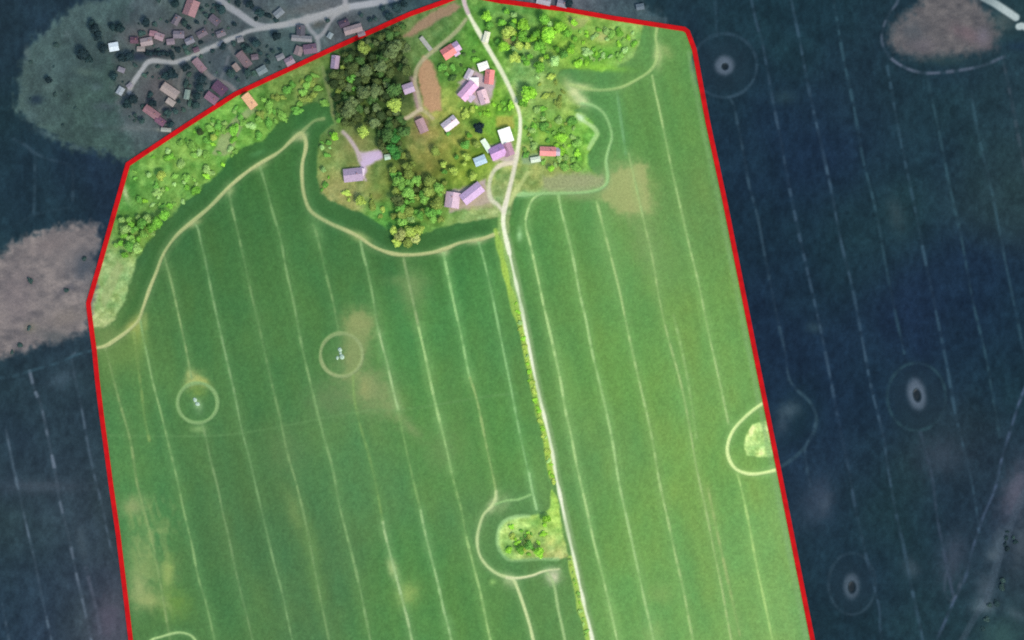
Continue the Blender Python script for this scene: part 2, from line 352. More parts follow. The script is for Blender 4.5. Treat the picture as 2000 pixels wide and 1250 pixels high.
# --- broad variation: sowing direction streaks in the crops, mottling in the grass
U = GX - .236 * GY
outm = 1 - IN
crops = 1 - GRASS
st = (vnoise(U / 9, GY / 240, 1) - .5) * .09 + (vnoise(U / 24, GY / 170, 2) - .5) * .10 + fbm(GX / 60, GY / 70, 3) * .10
CAN *= (1 + (st * crops * .4)[..., None] * np.array((1.1, .9, 1.0)))
hue = (vnoise(U / 34, GY / 120, 17) - .5) * .7 + fbm(GX / 38, GY / 60, 18, 3) * 1.1
CAN *= (1 + (hue * crops * IN)[..., None] * np.array((.13, .02, -.03)))
CAN *= (1 + (fbm(GX / 4.5, GY / 5.5, 33, 3) * crops * .16)[..., None])
CAN[..., 0] += 9 * sstep((GX - 850 - .1 * GY) / 250) * crops * IN
CAN[..., 1] += 4 * sstep((GX - 950 - .1 * GY) / 200) * crops * IN
grey = CAN.mean(2, keepdims=True)
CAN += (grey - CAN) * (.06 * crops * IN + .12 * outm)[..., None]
CAN *= (1 + (crops * IN * .012 - .07 * outm * (LAB == NAMES.index('dimmed_crop_field')))[..., None] * np.array((1.3, 1, 1)))
g2 = fbm(GX / 10, GY / 10, 7, 3)
CAN *= (1 + (GRASS * .05 + .06 * (LAB == NAMES.index('hamlet_ground')))[..., None])
CAN *= (1 + (g2 * GRASS * .5)[..., None] * np.array((1.0, .8, 1.2)))
g3 = fbm(GX / 17, GY / 17, 70, 3)
CAN *= (1 + (g3 * GRASS * .6)[..., None] * np.array((.9, .45, .6)))
outm = 1 - IN
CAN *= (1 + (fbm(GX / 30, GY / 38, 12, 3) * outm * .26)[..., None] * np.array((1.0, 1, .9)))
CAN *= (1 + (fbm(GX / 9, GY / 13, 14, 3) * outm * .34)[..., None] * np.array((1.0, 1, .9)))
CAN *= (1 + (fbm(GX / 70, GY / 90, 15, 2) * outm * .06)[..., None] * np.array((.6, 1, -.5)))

# --- patches inside
TAN = (158, 164, 106)
for b in [(700, 632, 30, 26, TAN, .8, 10), (690, 690, 30, 60, (142, 154, 104), .6, 20), (722, 762, 46, 40, (138, 152, 104), .75, 30), (752, 790, 22, 18, (124, 150, 96), .6, 0),
          (800, 832, 30, 10, (126, 152, 98), .65, 50), (715, 758, 12, 18, (168, 168, 110), .5, 0), (640, 780, 40, 30, (112, 136, 92), .5, 0), (805, 568, 26, 36, (116, 146, 92), .7, 0), (790, 548, 40, 10, (122, 148, 94), .4, 0),
          (262, 990, 24, 18, (142, 160, 108), .85, 0), (275, 1090, 26, 60, (136, 160, 104), .55, 0), (272, 1150, 18, 34, (152, 168, 112), .8, 0), (290, 1172, 22, 16, (160, 172, 112), .7, 0), (328, 1120, 12, 34, (152, 174, 100), .75, 0),
          (345, 1180, 26, 30, (124, 156, 76), .5, 0), (575, 998, 14, 40, (122, 148, 92), .55, -15), (605, 1060, 18, 50, (108, 142, 84), .5, -12), (620, 1150, 14, 60, (108, 146, 84), .35, -10), (796, 1160, 18, 22, (144, 172, 98), .8, 30), (768, 1112, 9, 20, (172, 190, 128), .75, -18),
          (900, 860, 40, 120, (108, 140, 84), .25, -12), (860, 880, 34, 40, (110, 142, 88), .5, 0), (560, 880, 40, 50, (98, 128, 82), .5, 0), (1230, 376, 40, 44, (172, 178, 118), .62, 0), (1250, 400, 24, 18, (184, 184, 128), .75, 0), (1236, 345, 26, 24, (180, 184, 128), .7, 20),
          (1195, 350, 20, 40, (150, 172, 110), .6, 0), (1150, 380, 60, 12, (150, 160, 108), .5, 0), (1135, 352, 44, 16, (154, 160, 122), .75, 0), (1080, 350, 50, 20, (150, 162, 92), .4, 0), (1185, 470, 26, 60, (118, 164, 96), .55, -12), (1260, 470, 30, 60, (130, 158, 98), .55, -12),
          (1205, 545, 18, 50, (114, 160, 94), .4, -12), (1110, 740, 14, 60, (122, 166, 90), .5, -12), (1300, 520, 40, 60, (118, 158, 96), .3, -12), (262, 632, 17, 12, (190, 182, 108), 1, -40), (268, 640, 9, 16, (186, 178, 98), .9, 0), (284, 632, 5, 16, (150, 172, 104), .6, 0), (270, 655, 14, 30, (142, 160, 84), .6, 0), (240, 690, 40, 30, (112, 142, 80), .5, 0), (210, 655, 22, 22, (120, 142, 86), .6, 0),
          (1120, 178, 12, 24, (226, 230, 172), .9, -35), (1136, 197, 16, 9, (222, 228, 170), .85, 30), (1132, 170, 22, 6, (206, 214, 152), .7, 5), (1088, 175, 20, 30, (134, 164, 86), .5, 0),
          (1285, 108, 8, 22, (206, 214, 150), .7, 0), (1300, 100, 14, 10, (164, 182, 116), .5, 50), (378, 744, 18, 10, (190, 190, 120), 1, -35), (396, 748, 14, 9, (186, 188, 112), 1, 30), (386, 790, 8, 14, (146, 180, 130), .8, -20), (372, 732, 8, 12, (176, 182, 116), .8, 0), (386, 765, 16, 14, (120, 150, 80), .7, 0),
          (388, 838, 14, 8, (140, 172, 112), .6, 0), (376, 437, 14, 6, (172, 178, 122), .8, -20), (449, 372, 8, 10, (172, 184, 126), .7, 0), (505, 325, 16, 7, (170, 182, 122), .7, -20), (585, 267, 14, 9, (184, 186, 136), .8, -20), (702, 462, 18, 8, (166, 182, 112), .8, 20),
          (618, 450, 14, 26, (110, 154, 96), .5, -20), (866, 492, 10, 8, (196, 200, 150), .7, 0), (930, 470, 16, 6, (196, 200, 148), .8, -8), (1080, 1126, 14, 14, (208, 206, 172), .85, 30), (984, 985, 12, 20, (176, 190, 140), .3, 30), (963, 985, 8, 18, (190, 196, 150), .7, 30), (996, 1135, 14, 12, (186, 196, 146), .5, 40),
          (962, 1137, 6, 6, (140, 182, 106), .8, 0), (1015, 458, 5, 12, (160, 206, 142), .8, 0), (985, 500, 16, 60, (150, 190, 112), .35, -10), (505, 300, 14, 5, (104, 164, 104), .6, -20), (610, 372, 12, 40, (90, 140, 84), .3, -10), (245, 378, 5, 16, (190, 206, 150), .85, -20), (1025, 380, 14, 5, (160, 214, 150), .8, 0),
          (1540, 1000, 20, 90, (132, 172, 110), .4, -12), (1290, 1160, 24, 20, (136, 168, 98), .45, 0), (1275, 1240, 26, 30, (146, 176, 104), .5, 0), (1445, 840, 12, 40, (104, 154, 86), .3, 0)]:
    paint_blob(b[0], b[1], b[2] * 1.08, b[3] * 1.08, b[4], min(1, b[5] * 1.3), b[6], rough=.5, clip=IN)
paint_poly([(1180, 352), (1200, 336), (1222, 326), (1250, 316), (1263, 326), (1270, 412), (1240, 418), (1206, 414), (1186, 396), (1172, 388)], (170, 176, 116), 7, .8, rough=5)
paint_poly([(1060, 344), (1150, 336), (1180, 346), (1184, 368), (1120, 378), (1060, 374)], (164, 168, 126), 7, .85, rough=4)
paint_poly([(672, 640), (684, 612), (706, 606), (728, 618), (734, 634), (722, 652), (712, 690), (700, 740), (672, 742), (676, 700)], (146, 158, 104), 7, .55, rough=5)
edge = sstep((GX - 232 - (GY - 940) * .125) / 20) * sstep((372 - GX) / 60) * sstep((GY - 955) / 40) * sstep((1215 - GY) / 40)
sn = sstep((vnoise(U / 11, GY / 30, 44) + .5 * fbm(GX / 9, GY / 16, 45) - .42) * 3.2)
paint(edge * sn * .42, (146, 166, 104))
paint(edge * sstep((vnoise(U / 7, GY / 16, 47) - .6) * 5) * .28, (166, 178, 116))
trail = np.exp(-(((GX - 738 - (GY - 760) * .75) / 26) ** 2)) * sstep((GY - 715) / 40) * sstep((865 - GY) / 60)
paint(trail * sstep((fbm(GX / 12, GY / 12, 48) + .25) * 3) * .6, (140, 156, 104))
# dark crop of the outer headland, a true change of crop density
for pl in ([(560, 240), (520, 285), (470, 320), (400, 378), (350, 420), (300, 470), (270, 560), (230, 640), (262, 630), (300, 545), (330, 470), (380, 428), (450, 360), (520, 308), (570, 270)],
           [(612, 250), (604, 320), (606, 380), (630, 420), (700, 450), (770, 488), (840, 484), (960, 450), (955, 432), (840, 458), (770, 466), (720, 428), (640, 396), (618, 350), (620, 270)]):
    paint_poly(pl, (62, 106, 58), 8, .5)
# island rim
paint_line([(1090, 1092), (1048, 1092), (998, 1094), (980, 1080), (972, 1058), (975, 1032), (988, 1016), (1010, 1009), (1032, 1008)], (172, 212, 146), 7, .7, name=None, seed=3, h=None)
# bright bank path at the east side of the village
paint_line([(1128, 224), (1134, 232), (1146, 240), (1160, 250), (1166, 262), (1158, 276), (1150, 290)], (196, 226, 160), 8, .85, name='footpath', seed=4)
paint_blob(1134, 230, 9, 8, (222, 248, 204), .9)

# --- bare soil and yards in the village
for poly, c, nm, al in [([(828, 108), (846, 124), (852, 150), (862, 180), (862, 214), (840, 218), (826, 206), (826, 188), (817, 160), (816, 135)], (200, 152, 124), 'bare_soil', .9),
                        ([(786, 72), (818, 42), (850, 20), (888, 6), (900, 14), (888, 24), (850, 44), (818, 62), (806, 72)], (172, 134, 116), 'bare_soil', .85),
                        ([(696, 296), (716, 297), (746, 292), (747, 308), (730, 318), (715, 326), (714, 352), (704, 352), (703, 322)], (220, 194, 232), 'paved_yard', 1),
                        ([(984, 56), (1000, 54), (1012, 68), (1008, 92), (988, 94), (982, 76)], (196, 178, 118), 'bare_soil', .75),
                        ([(968, 226), (1002, 226), (1004, 250), (970, 250)], (186, 180, 88), 'stubble_plot', .85),
                        ([(440, 248), (478, 214), (492, 200), (502, 216), (478, 234), (452, 300), (430, 304), (415, 300)], (176, 174, 142), 'bare_soil', .6),
                        ([(924, 130), (940, 150), (960, 160), (968, 150), (966, 170), (940, 190), (930, 204), (895, 192), (890, 182)], (206, 176, 186), 'paved_yard', .6),
                        ([(896, 160), (930, 140), (966, 160), (958, 204), (930, 206)], (214, 184, 206), 'paved_yard', .85),
                        ([(954, 284), (1000, 274), (1006, 320), (962, 314)], (216, 190, 206), 'paved_yard', .8),
                        ([(866, 376), (900, 368), (948, 350), (956, 396), (880, 414)], (210, 180, 206), 'paved_yard', .8),
                        ([(870, 396), (940, 360), (958, 372), (962, 404), (930, 410), (880, 412)], (186, 168, 138), 'farm_yard', .6),
                        ([(800, 150), (812, 150), (818, 190), (823, 214), (815, 214), (808, 190)], (196, 152, 172), 'farm_yard', .75),
                        ([(806, 228), (822, 222), (838, 236), (836, 262), (818, 262)], (172, 136, 128), 'farm_yard', .7),
                        ([(1020, 306), (1052, 300), (1058, 316), (1040, 322), (1020, 320)], (150, 176, 146), 'farm_yard', .7),
                        ([(200, 560), (230, 510), (240, 520), (232, 548), (205, 600), (196, 590)], (176, 180, 128), 'bare_soil', .5),
                        ([(1104, 28), (1130, 36), (1150, 38), (1140, 52), (1118, 56)], (176, 172, 120), 'bare_soil', .6)]:
    paint_poly(poly, c, 4, al, h=.1, name=nm, rough=3)
paint_blob(824, 262, 26, 16, (168, 144, 96), .5)
paint_blob(846, 322, 30, 24, (130, 120, 66), .4)
paint_blob(690, 280, 30, 30, (150, 142, 92), .5)
paint_blob(660, 366, 26, 22, (164, 160, 104), .6)
paint_blob(736, 384, 18, 14, (148, 132, 76), .6)
paint_blob(1176, 72, 14, 12, (212, 200, 140), .7)
paint_blob(1168, 108, 50, 14, (96, 166, 56), .8, -12)
paint_blob(1170, 132, 50, 7, (150, 208, 74), .75, 4)
paint_blob(1225, 112, 26, 8, (152, 190, 112), .7, -35)

# --- patches outside
a = paint_poly([(-60, 520), (5, 494), (50, 460), (100, 446), (150, 438), (192, 440), (196, 470), (180, 500), (190, 560), (170, 640), (165, 655), (110, 662), (60, 682), (5, 698), (-60, 715)], (130, 120, 122), 11, .97, h=.1, name='bare_soil', rough=10)
SOILN = fbm(GX / 16, GY / 12, 61, 4)
CAN *= (1 + (SOILN * a * .55)[..., None] * np.array((1.1, 1, .85)))
for b in [(140, 500, 40, 26, (132, 122, 124), .6, -30), (165, 520, 26, 30, (80, 86, 98), .9, 30), (58, 550, 12, 10, (92, 88, 98), .8, 0), (130, 565, 16, 7, (86, 86, 98), .7, -30), (60, 640, 12, 9, (112, 110, 98), .7, 0), (38, 675, 14, 9, (92, 90, 100), .8, 0), (105, 655, 30, 12, (92, 94, 98), .8, 0), (95, 480, 50, 16, (130, 118, 120), .7, -20),
          (30, 580, 40, 60, (124, 112, 118), .5, 0), (130, 620, 40, 20, (138, 126, 122), .7, -15)]:
    paint_blob(*b[:4], b[4], b[5], b[6], rough=.5, clip=1 - IN)
a = paint_poly([(1830, -60), (1802, -4), (1780, 22), (1744, 48), (1738, 80), (1758, 104), (1800, 114), (1875, 108), (1938, 98), (1954, 68), (1930, 28), (1905, 2), (1905, -60)], (106, 100, 104), 15, .95, h=.1, name='bare_soil', rough=10)
CAN *= (1 + (SOILN * a * .5)[..., None] * np.array((1.1, 1, .85)))
for b in [(1800, 88, 30, 16, (104, 98, 108), .6, 0), (1890, 66, 34, 14, (116, 94, 104), .6, 25), (1920, 70, 14, 20, (112, 106, 122), .6, 0), (1780, 60, 26, 22, (82, 90, 100), .5, 0), (1850, 120, 50, 12, (48, 70, 74), .6, 0), (1958, 40, 24, 20, (86, 96, 98), .7, 0),
          (1990, 90, 30, 10, (34, 54, 76), .7, 0), (1600, 965, 26, 34, (72, 82, 102), .5, 20), (1612, 985, 12, 22, (88, 98, 114), .5, 20), (1590, 1000, 30, 30, (60, 74, 92), .5, 0), (1840, 890, 46, 36, (66, 76, 92), .6, 0), (1555, 812, 44, 62, (28, 52, 62), .55, 20), (1540, 802, 24, 16, (70, 88, 102), .85, -30), (1528, 830, 14, 20, (62, 78, 94), .7, 30), (1750, 420, 16, 34, (66, 82, 90), .5, -15), (1590, 640, 16, 10, (54, 76, 88), .6, 0), (1530, 190, 24, 14, (50, 74, 84), .55, 0),
          (120, 740, 26, 16, (74, 92, 108), .6, -30), (80, 950, 80, 14, (78, 86, 100), .5, 0), (215, 1210, 30, 50, (96, 90, 108), .7, 0), (160, 1060, 12, 40, (84, 98, 110), .5, -10), (1985, 960, 26, 60, (98, 96, 114), .8, 20), (1995, 1060, 20, 50, (84, 92, 104), .6, 10), (1860, 1090, 26, 50, (74, 82, 100), .6, 10), (1920, 1185, 22, 14, (116, 130, 142), .7, 0), (1950, 1060, 14, 34, (96, 110, 124), .6, 20), (1940, 1085, 16, 10, (88, 100, 112), .6, 0), (1925, 1150, 20, 30, (84, 96, 110), .6, 0),
          (1955, 1240, 46, 36, (62, 92, 92), .7, 0), (1985, 1200, 24, 10, (88, 104, 116), .5, 30), (1780, 1110, 14, 22, (80, 94, 108), .5, -20)]:
    paint_blob(*b[:4], b[4], b[5], b[6], rough=.5, clip=1 - IN)
# hedge-side strip at the lower right
paint_line([(2040, 900), (1990, 985), (1965, 1050), (1945, 1110), (1925, 1170), (1890, 1230), (1860, 1300), (1800, 1480)], (76, 90, 106), 14, .42, name='grass_verge', seed=31, h=.2)
# meadow accents
for b in [(52, 105, 6, 16, (96, 112, 116), .6, 0), (132, 68, 8, 8, (100, 116, 120), .6, 0), (95, 172, 16, 8, (92, 112, 112), .6, 0), (165, 140, 22, 8, (96, 116, 108), .6, 10), (60, 225, 16, 14, (86, 108, 112), .6, 20), (90, 262, 22, 6, (84, 104, 112), .6, 25), (150, 288, 20, 5, (84, 104, 112), .55, 15), (196, 245, 14, 5, (92, 114, 118), .6, 10), (188, 170, 10, 8, (90, 108, 116), .5, 0), (70, 195, 14, 10, (34, 50, 68), .8, 0),
          (270, 110, 22, 10, (40, 52, 72), .85, 0), (306, 106, 24, 5, (50, 52, 68), .85, 3), (205, 208, 22, 8, (86, 96, 108), .5, 0), (315, 165, 34, 26, (102, 96, 102), .7, 0), (300, 190, 20, 14, (104, 102, 108), .5, 0), (560, 95, 36, 26, (76, 100, 104), .6, 0), (505, 98, 26, 14, (82, 96, 98), .6, 0), (400, 60, 30, 18, (94, 88, 98), .6, 0),
          (285, 72, 46, 22, (112, 98, 106), .65, 0), (350, 64, 34, 18, (104, 98, 110), .65, 0), (265, 250, 40, 7, (112, 118, 122), .6, 0), (315, 253, 14, 4, (152, 156, 148), .7, 0), (275, 235, 18, 8, (96, 108, 112), .5, 0), (500, 22, 16, 20, (104, 114, 120), .5, 30), (545, 26, 18, 12, (112, 120, 128), .6, 40), (600, 18, 60, 12, (104, 104, 106), .7, -10), (720, 25, 20, 16, (92, 106, 112), .5, 0), (655, 25, 60, 10, (164, 164, 172), .55, -15)]:
    paint_blob(*b[:4], b[4], b[5], b[6], rough=.5, clip=1 - IN)
# rings round the ponds
for x, y, ro, ri, sq, rot in [(1415, 128, 19, 8, 1.0, 0), (1790, 770, 18, 9, 1.7, -12), (1663, 1145, 16, 9, 1.55, 0)]:
    paint_blob(x, y, ro * 3.0, ro * 3.0 * (1 + (sq - 1) * .3), (36, 52, 66), .5, rot, 6, rough=.05)
    paint_blob(x, y, ro * 1.05, ro * sq * 1.05, (94, 106, 124) if y < 1000 else (78, 92, 108), .95, rot, 6, rough=.08)
    pid = label_id('pond')
    cr, sr = math.cos(math.radians(rot)), math.sin(math.radians(rot))
    u, v = (GX - x - 1) * cr + (GY - y - 2) * sr, -(GX - x - 1) * sr + (GY - y - 2) * cr
    a = sstep(.5 - (np.hypot(u / ri, v / (ri * sq)) - .85) / .5)
    paint(a, (20, 34, 42), -.35, pid)
for x, y, rx, ry, c, al in [(1415, 128, 63, 62, (56, 78, 96), .55), (1790, 775, 57, 66, (52, 82, 92), .45), (1664, 1140, 46, 60, (60, 80, 96), .35)]:
    paint_line([(x + rx * math.cos(t * math.pi / 12), y + ry * math.sin(t * math.pi / 12)) for t in range(25)], c, 6, al, name='field_track', seed=int(x), dash=.5, h=.3)

# --- tracks
paint_line([(215, 850), (350, 852), (480, 845), (700, 804), (790, 800), (940, 776), (1010, 768)], (120, 160, 104), 4, .3, seed=8, h=None)
paint_line([(x - 11, y + 6) for x, y in OUTLINE[7:14]], (138, 174, 118), 8, .5, seed=9, h=None, soft=4)
k = 100
for pts, al, c, w in DTRAM:
    k += 1
    paint_line(pts, c, w * .85, al * .8, name='field_track', seed=k, dash=.74, h=.25, clip=1 - IN, soft=2.6)
for pts, al, c, w in TRAM:
    k += 1
    paint_line(pts, c, w * 2.6, al * .34, seed=k + 60, soft=8, h=None, clip=IN)
    paint_line(pts, np.array(c) * (1.13, 1.05, 1.1), w * .58, min(1, al * 1.42), name='field_track', seed=k, dash=.45, clip=IN, soft=1.6, h=.2)
for pts, al, c, w in HEAD:
    k += 1
    paint_line(pts, c, w * 2.2, al * .22, seed=k + 60, soft=6, h=None, clip=IN)
    paint_line(pts, np.array(c) * (1.2, 1.1, 1.12), w * .72, al * 1.2, name='headland_path', seed=k, clip=IN, soft=1.8)
for (cx, cy), rx, ry, c, al in LOOPS:
    k += 1
    paint_line([(cx + rx * math.cos(t * math.pi / 12), cy + ry * math.sin(t * math.pi / 12)) for t in range(25)], c, 7, al, name='field_track', seed=k, soft=1.8)
for pts, al, c, w in DROADS:
    k += 1
    paint_line(pts, c, w, al, name='village_lane', seed=k, clip=1 - IN, wob=.12)
paint_poly([(560, 44), (610, 26), (680, 8), (684, 18), (640, 40), (600, 50)], (168, 166, 170), 5, .75)
paint_blob(622, 48, 13, 7, (86, 88, 86), .95, -20)
paint_line([(1880, -60), (1910, -14), (1945, 8), (1984, 34)], (182, 192, 196), 15, .95, name='main_road', seed=91, wob=.06)
paint_line([(1990, 52), (2010, 56), (2120, 110)], (182, 192, 196), 13, .95, name='main_road', seed=92, wob=.06)
# grassy verge and the farm road through the fields
paint_line([(x - 6.5, y) for x, y in ROAD if 400 < y < 640], (158, 190, 112), 9, .75, wob=.7, name='grass_verge', seed=50, h=.3)
vp = [(x - 8.5, y) for x, y in ROAD if y > 470]
paint_line([(968, 450), (980, 500), (994, 560)] + [(x - 7.5, y) for x, y in ROAD if y > 600 and y < 960], (172, 204, 90), 12, .95, wob=.6, name='grass_verge', seed=51, h=.3)
paint_line([(x - 7, y) for x, y in ROAD if y > 1085], (170, 202, 96), 12, .95, wob=.6, name='grass_verge', seed=52, h=.3)
paint_line([(x + 7, y) for x, y in ROAD if 380 < y], (140, 170, 118), 7, .55, name=None, seed=53, h=None)
for pts, al, c, w in LANES:
    k += 1
    paint_line(pts, c, w, al, name='farm_lane', seed=k, clip=IN, wob=.15)
paint_line([(x + 3, y) for x, y in ROAD if y > 430], (160, 180, 132), 6, .5, seed=75, h=None)
paint_line([q for q in ROAD if q[1] < 500], (250, 248, 220), 7.4, 1, name='farm_road', seed=77, wob=.3, soft=2.0, h=.15)
paint_line([q for q in ROAD if q[1] > 440], (252, 254, 224), 5.8, 1, name='farm_road', seed=76, wob=.45, soft=2.0, h=.15)
paint_line([q for q in ROAD if q[1] < 60], (214, 186, 196), 8, .8, seed=78, wob=.1, h=None)
paint_line([q for q in ROAD if 270 < q[1] < 420], (236, 222, 208), 9, .7, seed=79, wob=.1, h=None)

# --- relief: crops stand above the wheel tracks, grass is tussocky
HGT += crops * (fbm(GX / 5, GY / 6, 21, 2) * .16) + GRASS * fbm(GX / 6, GY / 6, 22, 3) * .35
CAN = np.clip(CAN, 8, 250)
ALB = np.clip(lin(CAN) / K, .004, .85)


def ground_material(name, bump=.25, rough=.95, var=.16, spec=.05):
    m = bpy.data.materials.new(name)
    m.use_nodes = True
    nt = m.node_tree
    b = nt.nodes['Principled BSDF']
    b.inputs['Roughness'].default_value = rough
    b.inputs['Specular IOR Level'].default_value = spec
    at = nt.nodes.new('ShaderNodeAttribute')
    at.attribute_name = 'soil'
    co = nt.nodes.new('ShaderNodeTexCoord')
    n1 = nt.nodes.new('ShaderNodeTexNoise')
    n1.inputs['Scale'].default_value = .55
    n1.inputs['Detail'].default_value = 4
    nt.links.new(co.outputs['Object'], n1.inputs['Vector'])
    mr = nt.nodes.new('ShaderNodeMapRange')
    mr.inputs['From Min'].default_value = .3
    mr.inputs['From Max'].default_value = .7
    mr.inputs['To Min'].default_value = 1 - var
    mr.inputs['To Max'].default_value = 1 + var
    nt.links.new(n1.outputs['Fac'], mr.inputs['Value'])
    mx = nt.nodes.new('ShaderNodeVectorMath')
    mx.operation = 'SCALE'
    nt.links.new(at.outputs['Color'], mx.inputs[0])
    nt.links.new(mr.outputs['Result'], mx.inputs['Scale'])
    nt.links.new(mx.outputs[0], b.inputs['Base Color'])
    bp = nt.nodes.new('ShaderNodeBump')
    bp.inputs['Strength'].default_value = bump
    bp.inputs['Distance'].default_value = .15
    nt.links.new(n1.outputs['Fac'], bp.inputs['Height'])
    nt.links.new(bp.outputs['Normal'], b.inputs['Normal'])
    return m


MAT_CROP = ground_material('crop', .3, .95, .10, .02)
MAT_GRASS = ground_material('grass', .4, .95, .18)
MAT_SOIL = ground_material('soil', .3, .97, .12)
MAT_ROAD = ground_material('road_surface', .1, .9, .07)
MAT_WATER = ground_material('water', .02, .35, .02, .12)
MATS = {'crop_field': MAT_CROP, 'dimmed_crop_field': MAT_CROP, 'meadow': MAT_GRASS, 'hamlet_ground': MAT_GRASS, 'grass_strip': MAT_GRASS, 'village_green': MAT_GRASS, 'grass_island': MAT_GRASS,
        'grass_verge': MAT_GRASS, 'stubble_plot': MAT_GRASS, 'pond': MAT_WATER, 'village_lane': MAT_ROAD, 'main_road': MAT_ROAD, 'farm_road': MAT_ROAD, 'paved_yard': MAT_ROAD}

idx = np.arange(NY * NX).reshape(NY, NX)
quads = np.stack([idx[1:, :-1], idx[1:, 1:], idx[:-1, 1:], idx[:-1, :-1]], -1).reshape(-1, 4)
flab = LAB[:-1, :-1].reshape(-1)
VX, VY, VZ = wx(GX).reshape(-1), wy(GY).reshape(-1), HGT.reshape(-1)
VC = np.concatenate([ALB.reshape(-1, 3), np.ones((NY * NX, 1))], 1)
for li, nm in enumerate(NAMES):
    q = quads[flab == li]
    if len(q) < 6:
        continue
    used, inv = np.unique(q.reshape(-1), return_inverse=True)
    me = bpy.data.meshes.new(nm)
    me.vertices.add(len(used))
    me.vertices.foreach_set('co', np.stack([VX[used], VY[used], VZ[used]], 1).astype(np.float32).reshape(-1))
    me.loops.add(len(q) * 4)
    me.loops.foreach_set('vertex_index', inv.astype(np.int32).reshape(-1))
    me.polygons.add(len(q))
    me.polygons.foreach_set('loop_start', (np.arange(len(q)) * 4).astype(np.int32))
    me.polygons.foreach_set('use_smooth', np.ones(len(q), bool))
    me.update(calc_edges=True)
    ca = me.color_attributes.new('soil', 'FLOAT_COLOR', 'POINT')
    ca.data.foreach_set('color', VC[used].astype(np.float32).reshape(-1))
    me.materials.append(MATS.get(nm, MAT_SOIL))
    o = bpy.data.objects.new(nm, me)
    o['kind'] = 'structure'
    col.objects.link(o)

# far land below and beyond
me = bpy.data.meshes.new('ground')
R = 6000
me.from_pydata([(-R, -R, -1.2), (R, -R, -1.2), (R, R, -1.2), (-R, R, -1.2)], [], [(0, 1, 2, 3)])
far = bpy.data.materials.new('far_land')
far.use_nodes = True
nt = far.node_tree
bs = nt.nodes['Principled BSDF']
bs.inputs['Roughness'].default_value = .95
cr_ = nt.nodes.new('ShaderNodeValToRGB')
cr_.color_ramp.elements[0].color = alb((28, 50, 72))
cr_.color_ramp.elements[1].color = alb((62, 86, 88))
nz = nt.nodes.new('ShaderNodeTexNoise')
nz.inputs['Scale'].default_value = .006
nz.inputs['Detail'].default_value = 5
tc = nt.nodes.new('ShaderNodeTexCoord')
nt.links.new(tc.outputs['Object'], nz.inputs['Vector'])
nt.links.new(nz.outputs['Fac'], cr_.inputs['Fac'])
nt.links.new(cr_.outputs['Color'], bs.inputs['Base Color'])
me.materials.append(far)
o = bpy.data.objects.new('ground', me)
o['kind'] = 'structure'
col.objects.link(o)


# ------------------------------------------------------------------ mesh helpers for things
def simple_mat(name, rgb, rough=.8, var=.12, scale=1.2, stripes=0, spec=.2):
    m = bpy.data.materials.new(name)
    m.use_nodes = True
    nt = m.node_tree
    b = nt.nodes['Principled BSDF']
    b.inputs['Roughness'].default_value = rough
    b.inputs['Specular IOR Level'].default_value = spec
    co = nt.nodes.new('ShaderNodeTexCoord')
    n = nt.nodes.new('ShaderNodeTexNoise')
    n.inputs['Scale'].default_value = scale
    n.inputs['Detail'].default_value = 5
    nt.links.new(co.outputs['Object'], n.inputs['Vector'])
    mr = nt.nodes.new('ShaderNodeMapRange')
    mr.inputs['From Min'].default_value = .3
    mr.inputs['From Max'].default_value = .7
    mr.inputs['To Min'].default_value = 1 - var
    mr.inputs['To Max'].default_value = 1 + var
    nt.links.new(n.outputs['Fac'], mr.inputs['Value'])
    mx = nt.nodes.new('ShaderNodeVectorMath')
    mx.operation = 'SCALE'
    mx.inputs[0].default_value = rgb[:3]
    last = mr.outputs['Result']
    if stripes:
        w = nt.nodes.new('ShaderNodeTexWave')
        w.inputs['Scale'].default_value = stripes
        w.inputs['Distortion'].default_value = .6
        nt.links.new(co.outputs['Object'], w.inputs['Vector'])
        m2 = nt.nodes.new('ShaderNodeMapRange')
        m2.inputs['To Min'].default_value = .86
        m2.inputs['To Max'].default_value = 1.1
        nt.links.new(w.outputs['Fac'], m2.inputs['Value'])
        mu = nt.nodes.new('ShaderNodeMath')
        mu.operation = 'MULTIPLY'
        nt.links.new(mr.outputs['Result'], mu.inputs[0])
        nt.links.new(m2.outputs['Result'], mu.inputs[1])
        last = mu.outputs[0]
    nt.links.new(last, mx.inputs['Scale'])
    nt.links.new(mx.outputs[0], b.inputs['Base Color'])
    return m


def mesh_obj(name, verts, faces, mat, parent=None, smooth=False):
    me = bpy.data.meshes.new(name)
    me.from_pydata(verts, [], faces)
    me.materials.append(mat)
    if smooth:
        me.polygons.foreach_set('use_smooth', [True] * len(me.polygons))
    me.update()
    o = bpy.data.objects.new(name, me)
    col.objects.link(o)
    if parent is not None:
        o.parent = parent
    return o


def tag(o, label, cat, group=None):
    o['label'] = label
    o['category'] = cat
    if group:
        o['group'] = group


def empty(name, x, y, rot=0, z=0.0):
    e = bpy.data.objects.new(name, None)
    e.empty_display_size = .5
    e.location = (wx(x), wy(y), z)
    e.rotation_euler = (0, 0, math.radians(rot))
    col.objects.link(e)
    return e


class MB:
    def __init__(self):
        self.v, self.f = [], []

    def box(self, x0, x1, y0, y1, z0, z1):
        n = len(self.v)
        self.v += [(x0, y0, z0), (x1, y0, z0), (x1, y1, z0), (x0, y1, z0), (x0, y0, z1), (x1, y0, z1), (x1, y1, z1), (x0, y1, z1)]
        self.f += [tuple(n + i for i in q) for q in ((0, 3, 2, 1), (4, 5, 6, 7), (0, 1, 5, 4), (1, 2, 6, 5), (2, 3, 7, 6), (3, 0, 4, 7))]

    def hull(self, verts, faces):
        n = len(self.v)
        self.v += verts
        self.f += [tuple(n + i for i in q) for q in faces]


